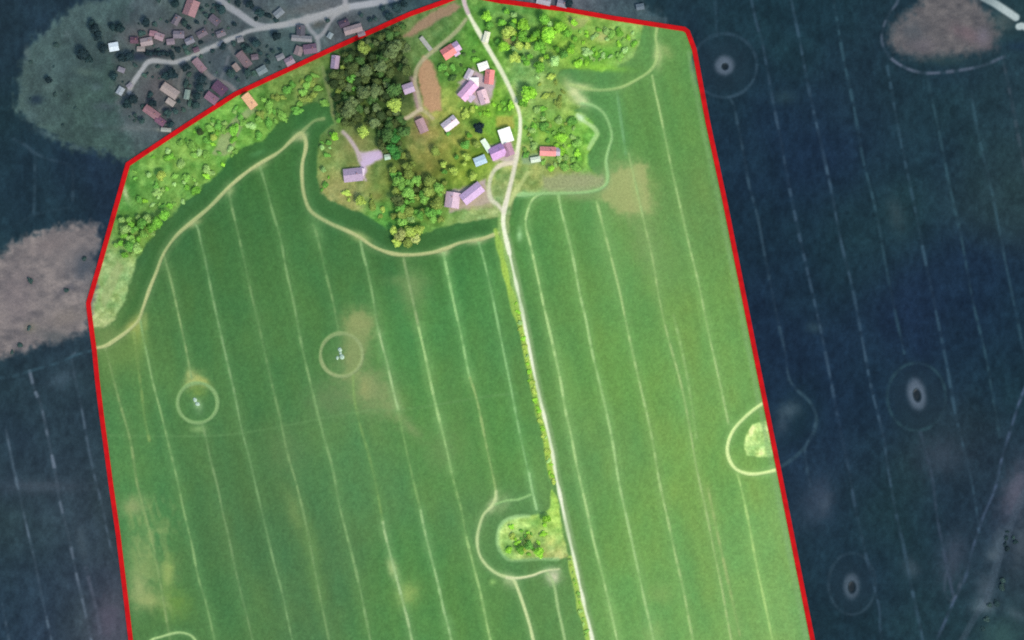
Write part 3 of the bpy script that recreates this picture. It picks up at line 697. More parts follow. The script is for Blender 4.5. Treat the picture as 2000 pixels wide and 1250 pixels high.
def inside(x, y, poly):
    c = False
    for i in range(len(poly)):
        (x0, y0), (x1, y1) = poly[i], poly[i - 1]
        if (y0 > y) != (y1 > y) and x < (x1 - x0) * (y - y0) / (y1 - y0) + x0:
            c = not c
    return c


# ------------------------------------------------------------------ houses
WALLM = [simple_mat('render_cream', (.52, .47, .38), .9), simple_mat('brick_wall', (.30, .15, .10), .9, .2, 3), simple_mat('render_grey', (.42, .42, .42), .9)]
GLASS = simple_mat('window_glass', (.03, .04, .05), .08, .1, 1, 0, .5)
DOORM = simple_mat('door_wood', (.12, .07, .04), .6)
FRAMEM = simple_mat('frame_paint', (.75, .75, .72), .5)
CHIM = simple_mat('chimney_brick', (.26, .12, .09), .9, .25, 3)
ROOFM = {}


def roof_mat(c, sheet=False):
    key = (tuple(c), sheet)
    if key not in ROOFM:
        ROOFM[key] = simple_mat('roof_sheet' if sheet else 'roof_tiles', alb(c, 1.3), .55 if sheet else .85, .16, .8, 1.6 if sheet else 3.0, .12)
    return ROOFM[key]


def block(parent, w, d, h, pitch, mats, cx=0, cy=0, rot=0, hip=0, label=None, chimney=True, flat=False, openings=True, sheet=False, roofcol=(200, 120, 100)):
    """one roofed block; w along the ridge. Adds wall, roof, chimney, windows and door to parent"""
    base = mats
    ry = d / 2
    rise = math.tan(math.radians(pitch)) * ry
    cr, sr = math.cos(math.radians(rot)), math.sin(math.radians(rot))
    def tf(p): return (cx + p[0] * cr - p[1] * sr, cy + p[0] * sr + p[1] * cr, p[2])
    m = MB()
    m.box(-w / 2, w / 2, -d / 2, d / 2, -.6, h)
    if not hip:
        m.hull([(-w / 2, -ry, h), (-w / 2, ry, h), (-w / 2, 0, h + rise), (w / 2, -ry, h), (w / 2, ry, h), (w / 2, 0, h + rise)], [(0, 2, 1), (3, 4, 5)])
    wl = mesh_obj('wall', [tf(p) for p in m.v], m.f, base, parent)
    ov, t = .45, .28
    zo = -math.tan(math.radians(pitch)) * ov
    e0, e1 = (-w / 2 - ov, w / 2 + ov)
    hp = min(hip * ry, w / 2 - .4) if hip else 0
    top = [(e0, -ry - ov, h + zo + .05), (e1, -ry - ov, h + zo + .05), (e1, ry + ov, h + zo + .05), (e0, ry + ov, h + zo + .05), (e0 + hp, 0, h + rise + .05), (e1 - hp, 0, h + rise + .05)]
    vs = top + [(x, y, z + t) for x, y, z in top]
    fs = [(0, 4, 5, 1), (3, 2, 5, 4), (6, 7, 11, 10), (9, 10, 11, 8), (0, 1, 7, 6), (2, 3, 9, 8), (1, 2, 8, 7), (3, 0, 6, 9)]
    fs += [(0, 3, 4), (1, 5, 2), (6, 10, 9), (7, 8, 11)] if hip else [(0, 3, 4), (1, 5, 2), (6, 10, 9), (7, 8, 11)]
    m = MB()
    m.hull(vs, fs)
    m.box(e0 + hp, e1 - hp, -.16, .16, h + rise + t - .04, h + rise + t + .14)
    rf = mesh_obj('roof', [tf(p) for p in m.v], m.f, roof_mat(roofcol, sheet), parent)
    if label:
        rf['label'] = label
    if chimney:
        m = MB()
        x0 = w * .22
        m.box(x0 - .35, x0 + .35, .5, 1.2, h + rise * .4, h + rise + 1.1)
        m.box(x0 - .42, x0 + .42, .43, 1.27, h + rise + 1.1, h + rise + 1.22)
        mesh_obj('chimney', [tf(p) for p in m.v], m.f, CHIM, rf)
    if openings:
        n = max(1, int(w // 3.2))
        for s in (-1, 1):
            for i in range(n):
                x = -w / 2 + w * (i + .5) / n
                if s < 0 and i == n // 2:
                    m = MB()
                    m.box(x - .5, x + .5, s * d / 2 - .05, s * d / 2 + .03, 0, 2.1)
                    mesh_obj('door', [tf(p) for p in m.v], m.f, DOORM, parent)
                    continue
                m = MB()
                m.box(x - .55, x + .55, s * d / 2 - .04, s * d / 2 + .04, .9, 2.1)
                wn = mesh_obj('window', [tf(p) for p in m.v], m.f, FRAMEM, parent)
                m = MB()
                m.box(x - .45, x + .45, s * d / 2 - .055, s * d / 2 + .055, 1.0, 2.0)
                mesh_obj('pane', [tf(p) for p in m.v], m.f, GLASS, wn)


HOUSES_XY = []


def house(kind, x, y, w, d, rot, c, label, cat, pitch=38, h=3.0, hip=0, extra=(), wall=0, chim=True, sheet=False, group=None, opn=True):
    """x y centre, w ridge length, d depth in plan units; rot in degrees counter-clockwise"""
    e = empty(kind, x, y, rot)
    w, d = (w * 1.1, d * 1.1) if inside(x, y, OUTLINE) else (w, d)
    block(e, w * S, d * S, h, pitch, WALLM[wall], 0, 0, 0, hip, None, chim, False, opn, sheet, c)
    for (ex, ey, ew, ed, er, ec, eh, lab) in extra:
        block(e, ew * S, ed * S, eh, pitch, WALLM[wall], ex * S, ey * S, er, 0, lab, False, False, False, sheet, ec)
    tag(e, label, cat, group)
    HOUSES_XY.append((x, y, math.hypot(w, d) / 2))
    return e


# inside the survey line
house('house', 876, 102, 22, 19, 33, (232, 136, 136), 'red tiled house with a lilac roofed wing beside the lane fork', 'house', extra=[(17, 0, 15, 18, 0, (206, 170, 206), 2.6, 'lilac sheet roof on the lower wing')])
house('shed', 944, 130, 17, 13, 18, (250, 244, 240), 'white roofed shed just north of the small red house', 'shed', 14, 2.8, chim=False, sheet=True, opn=False)
house('house', 956, 151, 24, 15, 84, (230, 138, 140), 'small red roofed house between the white shed and the farm road', 'house')
house('shed', 926, 161, 15, 15, 0, (252, 246, 248), 'square white roofed shed at the middle of the lilac farmyard', 'shed', 10, 3.2, chim=False, sheet=True, opn=False)
house('barn', 914, 178, 34, 18, 48, (226, 174, 212), 'large pink roofed barn beside the square white shed', 'barn', 30, 4.2, extra=[(-6, -12, 14, 14, 90, (206, 182, 206), 3, 'pale lilac lean-to roof')], chim=False)
house('shed', 916, 146, 18, 10, 62, (190, 176, 192), 'grey lilac shed north of the large pink barn', 'shed', 22, 2.6, chim=False, sheet=True, opn=False)
house('house', 944, 190, 24, 15, -72, (228, 190, 204), 'pale pink house south of the square white shed', 'house')
house('house', 879, 242, 27, 17, 38, (230, 208, 222), 'whitish pink house standing alone on the olive grass', 'house')
house('barn', 988, 265, 24, 21, -72, (252, 250, 244), 'big square white roofed barn right beside the farm road', 'barn', 12, 4.2, chim=False, sheet=True, opn=False)
house('shed', 950, 285, 24, 8, -58, (226, 240, 222), 'narrow white roofed shed lying west of the purple farmhouse', 'shed', 14, 2.6, chim=False, sheet=True, opn=False)
house('farmhouse', 972, 297, 26, 22, 24, (200, 154, 206), 'big purple roofed farmhouse with a mauve wing by the farm road', 'house', extra=[(20, -4, 24, 18, 88, (184, 140, 164), 3.2, 'mauve tiled roof of the wing')])
house('shed', 938, 314, 20, 14, 22, (176, 196, 216), 'pale blue roofed shed southwest of the purple farmhouse', 'shed', 14, 2.8, chim=False, sheet=True, opn=False)
house('barn', 922, 378, 40, 20, 38, (200, 168, 208), 'long lilac roofed barn at the southern end of the village', 'barn', 26, 4, chim=False)
house('house', 884, 391, 26, 24, 82, (206, 176, 196), 'squarish pale lilac house west of the long lilac barn', 'house', 28)
house('house', 1070, 296, 27, 15, -2, (228, 146, 148), 'red roofed cottage with grey lilac end east of the farm road', 'house', extra=[(18, 0, 10, 14, 0, (186, 172, 192), 2.6, 'grey lilac end roof')])
house('house', 690, 342, 32, 22, 6, (172, 150, 178), 'mauve roofed house at the end of the lilac paved yard', 'house', 30)
house('shed', 798, 173, 18, 16, 20, (180, 158, 186), 'mauve shed on the west side of the orange soil plot', 'shed', 24, 2.8, chim=False)
house('shed', 824, 246, 24, 14, -66, (172, 138, 146), 'dull mauve shed south of the orange soil plot', 'shed', 26, 2.8, chim=False)
house('shed', 832, 86, 28, 6, -52, (164, 160, 158), 'narrow grey shed at the edge of the dark wood', 'shed', 16, 2.4, chim=False, sheet=True, opn=False)
house('house', 655, 122, 22, 13, 84, (164, 142, 168), 'lilac roofed house tucked against the red line by the wood', 'house')
house('house', 488, 198, 27, 14, -52, (232, 178, 142), 'peach roofed house just inside the red line', 'house')
house('shed', 950, 73, 18, 9, 76, (224, 220, 202), 'small whitish shed beside the northern stretch of farm road', 'shed', 18, 2.5, chim=False, sheet=True, opn=False)
house('shed', 757, 307, 9, 8, 10, (176, 200, 182), 'tiny pale green shed east of the lilac paved yard', 'shed', 16, 2.3, chim=False, sheet=True, opn=False)
house('shed', 706, 336, 12, 9, 80, (214, 196, 220), 'tiny pale lilac shed joined to the lilac paved yard', 'shed', 14, 2.4, chim=False, sheet=True, opn=False)
house('shed', 892, 128 - 24, 9, 8, 33, (198, 164, 196), 'tiny mauve shed behind the red tiled house', 'shed', 18, 2.3, chim=False, sheet=True, opn=False)
house('shed', 1046, 312, 16, 8, 10, (206, 214, 198), 'low pale grey shed southwest of the red roofed cottage', 'shed', 14, 2.4, chim=False, sheet=True, opn=False)

# hamlet outside the line: roof colours with the overlay dimming painted in
DH = [(374, 16, 30, 24, 70, (148, 112, 120), 'house', 'dusky pink house far up beside the top edge of the hamlet'), (223, 92, 17, 15, 10, (206, 216, 230), 'shed', 'bright white roofed shed at the west end of the hamlet'),
      (287, 82, 22, 14, 12, (152, 136, 142), 'house', 'greyish pink house facing the long dark hedge'), (263, 79, 14, 11, 0, (98, 72, 88), 'house', 'small maroon house between the white shed and greyish pink house'), (312, 72, 16, 12, -20, (156, 130, 142), 'house', 'pale rose house northeast of the greyish pink house'),
      (350, 68, 20, 13, 0, (118, 110, 124), 'house', 'grey violet house north of the western lane bend'), (390, 128, 28, 13, -50, (138, 112, 124), 'house', 'rose roofed house right below the western lane'), (333, 178, 34, 17, -34, (158, 142, 142), 'barn', 'pale greyish rose barn south of the lane bend'),
      (297, 220, 32, 14, -36, (142, 106, 116), 'house', 'dull pink long house northwest of the red line corner'), (314, 237, 18, 12, -36, (116, 82, 104), 'house', 'maroon house joined to the dull pink long house'), (430, 173, 26, 19, -40, (92, 68, 92), 'house', 'dark maroon house close to the red line'),
      (414, 192, 24, 15, -36, (130, 98, 118), 'house', 'plum roofed house below the dark maroon house'), (477, 117, 32, 15, -52, (118, 100, 108), 'house', 'brownish mauve house between lane and red line'), (588, 60, 18, 15, 88, (84, 82, 94), 'house', 'dark grey house inside the lane junction'),
      (590, 76, 38, 10, -4, (128, 126, 134), 'barn', 'long grey barn south of the dark grey house'), (606, 96, 24, 17, 8, (116, 92, 112), 'house', 'violet pink house near the short dead end lane'), (584, 100, 16, 14, 70, (128, 112, 118), 'shed', 'rose grey shed west of the violet pink house'),
      (566, 120, 16, 14, 30, (142, 122, 138), 'house', 'pale mauve house touching the red line west of the lane'), (690, 58, 34, 14, 16, (150, 132, 138), 'barn', 'pale rose barn lying along the red line'), (672, 46, 18, 12, 24, (78, 66, 84), 'house', 'dark plum house north of the pale rose barn'),
      (512, 138, 18, 13, 30, (112, 124, 130), 'shed', 'pale grey shed close above the red line'), (238, 137, 12, 8, -20, (126, 122, 136), 'shed', 'tiny grey shed under the dark trees west of the lane'), (236, 178, 14, 11, 60, (148, 154, 166), 'shed', 'whitish shed by the end of the western lane'),
      (366, 185, 17, 9, 80, (120, 136, 132), 'shed', 'pale green grey shed east of the greyish rose barn'), (325, 254, 18, 6, -4, (150, 152, 148), 'shed', 'low pale shed south of the maroon house'), (645, 70, 10, 8, 60, (128, 138, 146), 'shed', 'tiny pale shed beside the lane triangle'),
      (420, 40, 20, 13, -40, (96, 88, 102), 'house', 'dusky violet house west of the long curving lane'), (395, 66, 18, 12, 30, (104, 94, 106), 'house', 'grey mauve house between the two lanes'), (545, 26, 18, 12, 40, (116, 122, 132), 'shed', 'light grey shed north of the lane junction'),
      (300, 66, 13, 9, -10, (146, 110, 124), 'shed', 'little rosy shed behind the greyish pink house'), (334, 82, 14, 10, 8, (126, 112, 124), 'shed', 'little mauve shed south of the grey violet house'), (276, 96, 14, 8, 0, (140, 130, 130), 'shed', 'low beige shed above the dark hedge'), (371, 80, 16, 11, 24, (120, 118, 132), 'house', 'slate violet house on the lane west of the grey mauve house'), (384, 98, 10, 8, 24, (96, 76, 90), 'shed', 'tiny maroon shed at the lane side'), (334, 200, 16, 10, -34, (160, 148, 146), 'shed', 'pale shed south of the greyish rose barn'), (254, 168, 10, 8, 40, (132, 126, 138), 'shed', 'tiny lilac grey shed at the western lane end'), (548, 112, 14, 9, 26, (122, 122, 130), 'shed', 'small grey shed west of the pale mauve house'), (706, 66, 13, 9, 18, (126, 112, 124), 'shed', 'little mauve shed at the east end of the pale rose barn'), (462, 132, 14, 9, -52, (140, 124, 124), 'shed', 'beige mauve shed below the brownish mauve house'), (498, 112, 12, 9, 10, (104, 92, 104), 'shed', 'small dusky shed east of the brownish mauve house'), (432, 66, 16, 11, 22, (110, 104, 116), 'house', 'grey house in the fork of the two lanes'), (345, 40, 18, 12, 60, (108, 100, 112), 'house', 'dusky grey house southwest of the far dusky pink house'), (470, 78, 11, 8, 14, (120, 118, 124), 'shed', 'tiny grey shed just above the main lane'),
      (1062, 2, 26, 14, -12, (160, 156, 170), 'house', 'pale lilac house cut by the top edge beyond the red line'), (1098, 8, 18, 12, -12, (142, 134, 150), 'house', 'mauve grey house just above the red line'), (1250, 14, 14, 10, 10, (92, 104, 118), 'shed', 'grey shed beyond the red line corner')]
for x, y, w, d, r, c, kd, lab in DH:
    house(kd, x, y, w, d, r, c, lab, kd, 14 if kd == 'shed' else 30, 2.6 if kd != 'barn' else 3.6, chim=kd == 'house', wall=(int(x) % 3), sheet=kd == 'shed', opn=kd == 'house')

# ------------------------------------------------------------------ the red line: a raised red band lying round the surveyed land
m = MB()
pts = [p for p in OUTLINE]
i0 = pts.index((286, 1500))
path = pts[i0:] + pts[:i0]
path = [Vector((wx(x), wy(y))) for x, y in path]
hw = 2.05
L, Rr = [], []
for i, p in enumerate(path):
    d0 = (p - path[i - 1]).normalized() if i else (path[1] - p).normalized()
    d1 = (path[i + 1] - p).normalized() if i < len(path) - 1 else d0
    t = (d0 + d1).normalized()
    n = Vector((-t.y, t.x))
    kf = 1 / max(.5, n.dot(Vector((-d1.y, d1.x))))
    L.append(p + n * hw * kf)
    Rr.append(p - n * hw * kf)
v = []
for a_, b_ in zip(L, Rr):
    v += [(a_.x, a_.y, -.5), (b_.x, b_.y, -.5), (a_.x, a_.y, 1.15), (b_.x, b_.y, 1.15)]
f = []
for i in range(len(path) - 1):
    q = i * 4
    f += [(q + 2, q + 3, q + 7, q + 6), (q, q + 4, q + 5, q + 1), (q, q + 2, q + 6, q + 4), (q + 1, q + 5, q + 7, q + 3)]
f += [(0, 1, 3, 2), (q + 4, q + 6, q + 7, q + 5)]
rl = mesh_obj('boundary_line', v, f, simple_mat('red_band', alb((206, 18, 26)), .85, .2, .12, 0, .05))
tag(rl, 'bright red boundary line running round the bright green fields and village', 'boundary line')

# ------------------------------------------------------------------ trees and bushes
TONES = {  # word: colour seen in the photo
    'lime green': (138, 194, 62), 'bright green': (112, 170, 62), 'yellow green': (160, 182, 84), 'mid green': (98, 152, 66), 'olive': (124, 142, 68), 'dark green': (72, 102, 54), 'very dark green': (54, 70, 40),
    'grey green': (96, 112, 72), 'pale green': (152, 190, 116), 'deep green': (58, 112, 52), 'dark teal': (40, 60, 64), 'slate green': (52, 72, 72), 'black green': (34, 50, 56), 'straw': (160, 168, 100), 'leaf green': (120, 166, 76), 'soft green': (138, 172, 96), 'dark olive': (76, 90, 50), 'dusky green': (66, 90, 84)}
LEAF = {}
for nm, c in TONES.items():
    m = bpy.data.materials.new('leaves_' + nm.replace(' ', '_'))
    m.use_nodes = True
    nt = m.node_tree
    b = nt.nodes['Principled BSDF']
    b.inputs['Roughness'].default_value = .8
    b.inputs['Specular IOR Level'].default_value = .08
    at = nt.nodes.new('ShaderNodeAttribute')
    at.attribute_name = 'tone'
    oi = nt.nodes.new('ShaderNodeObjectInfo')
    mr = nt.nodes.new('ShaderNodeMapRange')
    mr.inputs['To Min'].default_value = .82
    mr.inputs['To Max'].default_value = 1.2
    nt.links.new(oi.outputs['Random'], mr.inputs['Value'])
    mu = nt.nodes.new('ShaderNodeMath')
    mu.operation = 'MULTIPLY'
    nt.links.new(at.outputs['Fac'], mu.inputs[0])
    nt.links.new(mr.outputs['Result'], mu.inputs[1])
    mx = nt.nodes.new('ShaderNodeVectorMath')
    mx.operation = 'SCALE'
    mx.inputs[0].default_value = alb(c, 1.58)[:3]
    nt.links.new(mu.outputs[0], mx.inputs['Scale'])
    nt.links.new(mx.outputs[0], b.inputs['Base Color'])
    LEAF[nm] = m
BARK = simple_mat('bark', (.10, .075, .05), .95, .3, 4)


def crown_mesh(seed, n=620, lumps=9, low=.0):
    rg = np.random.default_rng(seed)
    C = [(0, 0, .15, .72)]
    for i in range(lumps):
        a = rg.random() * 6.283
        r = .30 + .38 * rg.random()
        C.append((r * math.cos(a), r * math.sin(a), -.25 + .75 * rg.random(), .30 + .26 * rg.random()))
    vs, fs, tn = [], [], []
    # inner mass of each lump
    for (cx, cy, cz, cr) in C:
        lt = .85 + .3 * rg.random()
        k0 = len(vs)
        nu, nv = 8, 5
        for j in range(nv + 1):
            for i in range(nu):
                th, ph = math.pi * j / nv, 2 * math.pi * i / nu
                q = cr * .78 * (.85 + .3 * rg.random())
                vs.append((cx + q * math.sin(th) * math.cos(ph), cy + q * math.sin(th) * math.sin(ph), cz + q * math.cos(th)))
                tn.append(lt * .9)
        for j in range(nv):
            for i in range(nu):
                fs.append((k0 + j * nu + i, k0 + (j + 1) * nu + i, k0 + (j + 1) * nu + (i + 1) % nu, k0 + j * nu + (i + 1) % nu))
    tones = [.84 + .32 * rg.random() for _ in C]
    for _ in range(n):
        li = rg.integers(len(C))
        cx, cy, cz, cr = C[li]
        d = rg.normal(size=3)
        d[2] = abs(d[2]) * .9 - .25
        d /= np.linalg.norm(d) + 1e-9
        p = np.array((cx, cy, cz)) + d * cr * (.72 + .36 * rg.random())
        nrm = d + rg.normal(size=3) * .38
        nrm /= np.linalg.norm(nrm)
        t = np.cross(nrm, rg.normal(size=3))
        t /= np.linalg.norm(t) + 1e-9
        bt = np.cross(nrm, t)
        s = .07 + .08 * rg.random()
        k0 = len(vs)
        for sx, sy in ((-1, -.5), (.2, -1), (1, .4), (-.3, 1)):
            vs.append(tuple(p + t * s * sx + bt * s * sy))
            tn.append(tones[li] * (.82 + .36 * rg.random()))
        fs.append((k0, k0 + 1, k0 + 2, k0 + 3))
    me = bpy.data.meshes.new('crown')
    me.from_pydata(vs, [], fs)
    ca = me.color_attributes.new('tone', 'FLOAT_COLOR', 'POINT')
    ca.data.foreach_set('color', np.repeat(np.array(tn, np.float32)[:, None], 4, 1).reshape(-1))
    me.materials.append(LEAF['mid green'])
    return me


def trunk_mesh(seed, h=1.0):
    rg = random.Random(seed)
    vs, fs = [], []
    def limb(p0, p1, r0, r1, n=6):
        p0, p1 = Vector(p0), Vector(p1)
        ax = (p1 - p0).normalized()
        u = ax.orthogonal().normalized()
        w = ax.cross(u)
        k0 = len(vs)
        for p, r in ((p0, r0), (p1, r1)):
            for i in range(n):
                a = 2 * math.pi * i / n
                vs.append(tuple(p + u * r * math.cos(a) + w * r * math.sin(a)))
        for i in range(n):
            fs.append((k0 + i, k0 + (i + 1) % n, k0 + n + (i + 1) % n, k0 + n + i))
    limb((0, 0, -.15), (0.02, .01, .55), .075, .05)
    for i in range(4):
        a = i * 1.57 + rg.random()
        limb((0.02, .01, .5), (.32 * math.cos(a), .32 * math.sin(a), .85), .035, .012)
    me = bpy.data.meshes.new('trunk')
    me.from_pydata(vs, [], fs)
    me.materials.append(BARK)
    return me


CROWNS = [crown_mesh(100 + i) for i in range(9)]
SHRUBS = [crown_mesh(300 + i, 360, 7) for i in range(6)]
TRUNKS = [trunk_mesh(i) for i in range(3)]
LAND = [(885, 97, 'red tiled house'), (914, 178, 'large pink barn'), (879, 242, 'whitish pink house'), (988, 265, 'big white barn'), (975, 296, 'purple farmhouse'), (938, 314, 'pale blue shed'), (922, 378, 'long lilac barn'),
        (884, 391, 'squarish lilac house'), (1073, 296, 'red roofed cottage'), (690, 342, 'mauve yard house'), (798, 173, 'mauve shed'), (824, 246, 'dull mauve shed'), (832, 86, 'narrow grey shed'), (655, 122, 'lilac house by the wood'),
        (488, 198, 'peach house'), (950, 73, 'small whitish shed'), (997, 74, 'oval soil patch'), (1176, 72, 'straw patch in the northeast grove'), (1120, 178, 'pale sandy corner'), (1134, 230, 'white bank path'), (795, 455, 'southern grove tip'),
        (250, 322, 'west corner of the red line'), (174, 600, 'westernmost bend of the red line'), (380, 245, 'grey hamlet edge'), (725, 150, 'heart of the dark wood'), (1040, 1050, 'grove island centre'), (622, 80, 'lane triangle'), (223, 92, 'bright white shed'),
        (374, 16, 'dusky pink house'), (430, 173, 'dark maroon house'), (297, 220, 'dull pink long house'), (1663, 1145, 'small oval pond'), (1922, 1185, 'pale spot by the hedge strip'), (1036, 697, 'middle stretch of the farm road'), (1076, 875, 'farm road above the island'), (1144, 1195, 'southern stretch of the farm road')]
ORD = ['', 'second ', 'third ', 'fourth ', 'fifth ', 'sixth ', 'seventh ', 'eighth ', 'ninth ', 'tenth ', 'eleventh ', 'twelfth ', 'thirteenth ', 'fourteenth ', 'fifteenth ', 'sixteenth ', 'seventeenth ', 'eighteenth ', 'nineteenth ', 'twentieth ']
PLANTS = []
SEGS = []
ROADS_ALL = [spline(ROAD, 4)] + [spline(l[0], 4) for l in LANES] + [spline(l[0], 4) for l in DROADS]


def pt_seg(x, y, pts):
    best = 1e9
    for (ax, ay), (bx, by) in zip(pts[:-1], pts[1:]):
        l2 = (bx - ax) ** 2 + (by - ay) ** 2 + 1e-9
        t = max(0, min(1, ((x - ax) * (bx - ax) + (y - ay) * (by - ay)) / l2))
        best = min(best, math.hypot(x - ax - t * (bx - ax), y - ay - t * (by - ay)))
    return best


def free(x, y, r, gap=.8, clear_roads=True, dens=.62):
    if pt_seg(x, y, OUTLINE[:13]) < r * 1.35 + 6 or pt_seg(x, y, OUTLINE[14:] + OUTLINE[:1]) < r * 1.35 + 6:
        return False
    for hx, hy, hr in HOUSES_XY:
        if math.hypot(x - hx, y - hy) < hr * .82 + r * .9:
            return False
    if clear_roads:
        for q in ROADS_ALL:
            if pt_seg(x, y, q) < r * .75 + 4:
                return False
    for p in PLANTS:
        if math.hypot(x - p[1], y - p[2]) < (r + p[3]) * dens:
            return False
    return True


def plant(kind, x, y, r, tone, squash=.85):
    PLANTS.append((kind, x, y, r, tone, squash))


def scatter(kind, poly, n, r0, r1, tones, dens=.62, tries=60, clear=True):
    xs, ys = [p[0] for p in poly], [p[1] for p in poly]
    made = 0
    for _ in range(n * tries):
        if made >= n:
            break
        x, y = random.uniform(min(xs), max(xs)), random.uniform(min(ys), max(ys))
        if not inside(x, y, poly):
            continue
        r = r0 * .85 + (r1 * 1.2 - r0 * .85) * random.random() ** 1.5
        if free(x, y, r, dens=dens, clear_roads=clear):
            plant(kind, x, y, r, random.choice(tones))
            made += 1


# single trees that stand out
for x, y, r, t in [(1030, 184, 17, 'lime green'), (1022, 202, 10, 'bright green'), (710, 95, 13, 'olive'), (770, 206, 15, 'yellow green'), (711, 258, 14, 'yellow green'), (655, 268, 9, 'lime green'), (1071, 70, 16, 'lime green'), (1056, 92, 13, 'bright green'), (1062, 40, 13, 'bright green'), (1092, 56, 13, 'lime green'),
                   (690, 107, 9, 'very dark green'), (745, 130, 14, 'grey green'), (736, 178, 15, 'grey green'), (690, 200, 12, 'grey green'), (700, 160, 12, 'very dark green'), (766, 292, 12, 'deep green'), (772, 270, 12, 'deep green'), (745, 228, 12, 'very dark green'), (316, 343, 11, 'yellow green'), (291, 343, 6, 'pale green'), (417, 270, 8, 'yellow green'), (391, 258, 8, 'very dark green'),
                   (705, 394, 11, 'yellow green'), (935, 249, 12, 'black green'), (783, 460, 13, 'straw'), (800, 452, 13, 'yellow green'), (812, 466, 11, 'straw'), (775, 474, 10, 'yellow green'), (795, 474, 11, 'olive'), (820, 450, 11, 'yellow green'), (770, 452, 10, 'yellow green'),
                   (1052, 1079, 11, 'lime green'), (1068, 1012, 9, 'lime green'), (1034, 1064, 10, 'mid green'), (1016, 1072, 9, 'bright green'), (925, 345, 9, 'yellow green'), (1075, 355 - 26, 7, 'lime green'), (630, 288, 6, 'pale green'), (632, 332, 6, 'pale green')]:
    plant('tree', x, y, r, t)
scatter('tree', [(648, 118), (690, 98), (720, 70), (770, 78), (800, 96), (806, 140), (786, 152), (785, 210), (770, 250), (785, 290), (760, 300), (735, 280), (700, 250), (672, 240), (655, 200)], 76, 8, 14, ['very dark green', 'dark green', 'dark olive', 'grey green', 'dark olive', 'dark green', 'grey green', 'dark olive'], .5)
scatter('tree', [(640, 130), (690, 105), (700, 240), (655, 245), (648, 200)], 14, 7, 12, ['olive', 'dark olive', 'mid green', 'dark green'], .52)
scatter('tree', [(765, 300), (800, 300), (850, 330), (850, 400), (800, 420), (765, 380)], 14, 8, 12, ['olive', 'olive', 'dark olive', 'leaf green'], .6)
scatter('tree', [(700, 75), (790, 42), (780, 80), (720, 90)], 7, 8, 12, ['dark green', 'dark olive'], .6)
scatter('tree', [(720, 235), (790, 230), (790, 310), (755, 300)], 8, 9, 13, ['deep green', 'dark green'], .55)
scatter('tree', [(930, 12), (1060, 22), (1130, 40), (1120, 110), (1060, 135), (1010, 120), (980, 90), (950, 60)], 38, 7, 12, ['lime green', 'bright green', 'mid green', 'yellow green', 'bright green', 'pale green'], .6)
scatter('bush', [(1120, 55), (1245, 58), (1240, 100), (1190, 125), (1120, 128)], 30, 5, 9, ['lime green', 'soft green', 'bright green', 'pale green', 'leaf green'], .66)
scatter('shrub', [(1018, 215), (1050, 205), (1120, 235), (1145, 290), (1140, 325), (1085, 335), (1030, 310), (1020, 280)], 44, 5, 10, ['bright green', 'mid green', 'lime green', 'leaf green', 'olive', 'leaf green', 'soft green'], .58)
scatter('bush', [(1040, 150), (1090, 150), (1110, 205), (1060, 205), (1045, 170)], 9, 5, 8, ['yellow green', 'olive', 'pale green'], .8)
scatter('shrub', [(250, 340), (360, 262), (470, 205), (500, 220), (480, 285), (430, 325), (375, 385), (330, 412), (290, 420), (262, 380)], 62, 5, 10, ['leaf green', 'soft green', 'mid green', 'leaf green', 'pale green', 'bright green', 'mid green', 'lime green'], .56)
scatter('tree', [(235, 430), (290, 415), (330, 420), (290, 470), (262, 510), (240, 500), (220, 480)], 26, 7, 11, ['leaf green', 'mid green', 'soft green', 'bright green'], .56)
scatter('shrub', [(500, 195), (600, 150), (640, 135), (645, 210), (560, 225), (510, 270), (480, 280)], 26, 6, 10, ['mid green', 'olive', 'leaf green', 'leaf green', 'olive'], .6)
scatter('bush', [(625, 265), (650, 260), (645, 380), (626, 370)], 8, 4, 7, ['bright green', 'pale green', 'mid green'], .8)
scatter('tree', [(765, 330), (830, 350), (870, 350), (870, 430), (800, 445), (760, 425), (770, 390)], 28, 7, 12, ['mid green', 'olive', 'leaf green', 'mid green', 'soft green', 'olive'], .56)
scatter('tree', [(840, 260), (940, 255), (945, 300), (920, 335), (880, 350), (840, 310)], 11, 6, 10, ['mid green', 'yellow green', 'bright green', 'olive'], .95)
scatter('bush', [(870, 110), (940, 95), (935, 125), (890, 160), (860, 140)], 10, 4, 8, ['mid green', 'bright green', 'dark green'], .9)
scatter('bush', [(960, 195), (1004, 200), (1004, 224), (955, 240), (900, 225), (900, 205)], 12, 4, 8, ['bright green', 'yellow green', 'lime green'], .85)
scatter('bush', [(660, 370), (740, 385), (760, 430), (690, 405)], 6, 5, 8, ['yellow green', 'olive'], 1.1)
scatter('bush', [(978, 1030), (1010, 1018), (1060, 1015), (1092, 1040), (1080, 1080), (1000, 1088), (980, 1070)], 3, 3, 6, ['bright green', 'lime green'], .9)
scatter('bush', [(984, 1048), (1010, 1035), (1052, 1040), (1056, 1082), (1005, 1086), (986, 1074)], 17, 4, 8, ['bright green', 'lime green', 'mid green', 'yellow green', 'lime green'], .62)
for yy in np.arange(596, 955, 9):
    q = [p for p in ROAD]
    xr = np.interp(yy, [p[1] for p in q[11:]], [p[0] for p in q[11:]])
    plant('bush', xr - 8 + random.uniform(-3, 2), yy + random.uniform(-5, 5), random.uniform(2.6, 6.2), random.choice(['lime green', 'yellow green', 'pale green', 'yellow green', 'lime green']), .6)
for yy in np.arange(1096, 1252, 12):
    xr = np.interp(yy, [p[1] for p in ROAD[11:]], [p[0] for p in ROAD[11:]])
    plant('bush', xr - 8 + random.uniform(-3, 2), yy + random.uniform(-5, 5), random.uniform(2.4, 5.4), random.choice(['yellow green', 'leaf green', 'lime green', 'soft green']), .6)
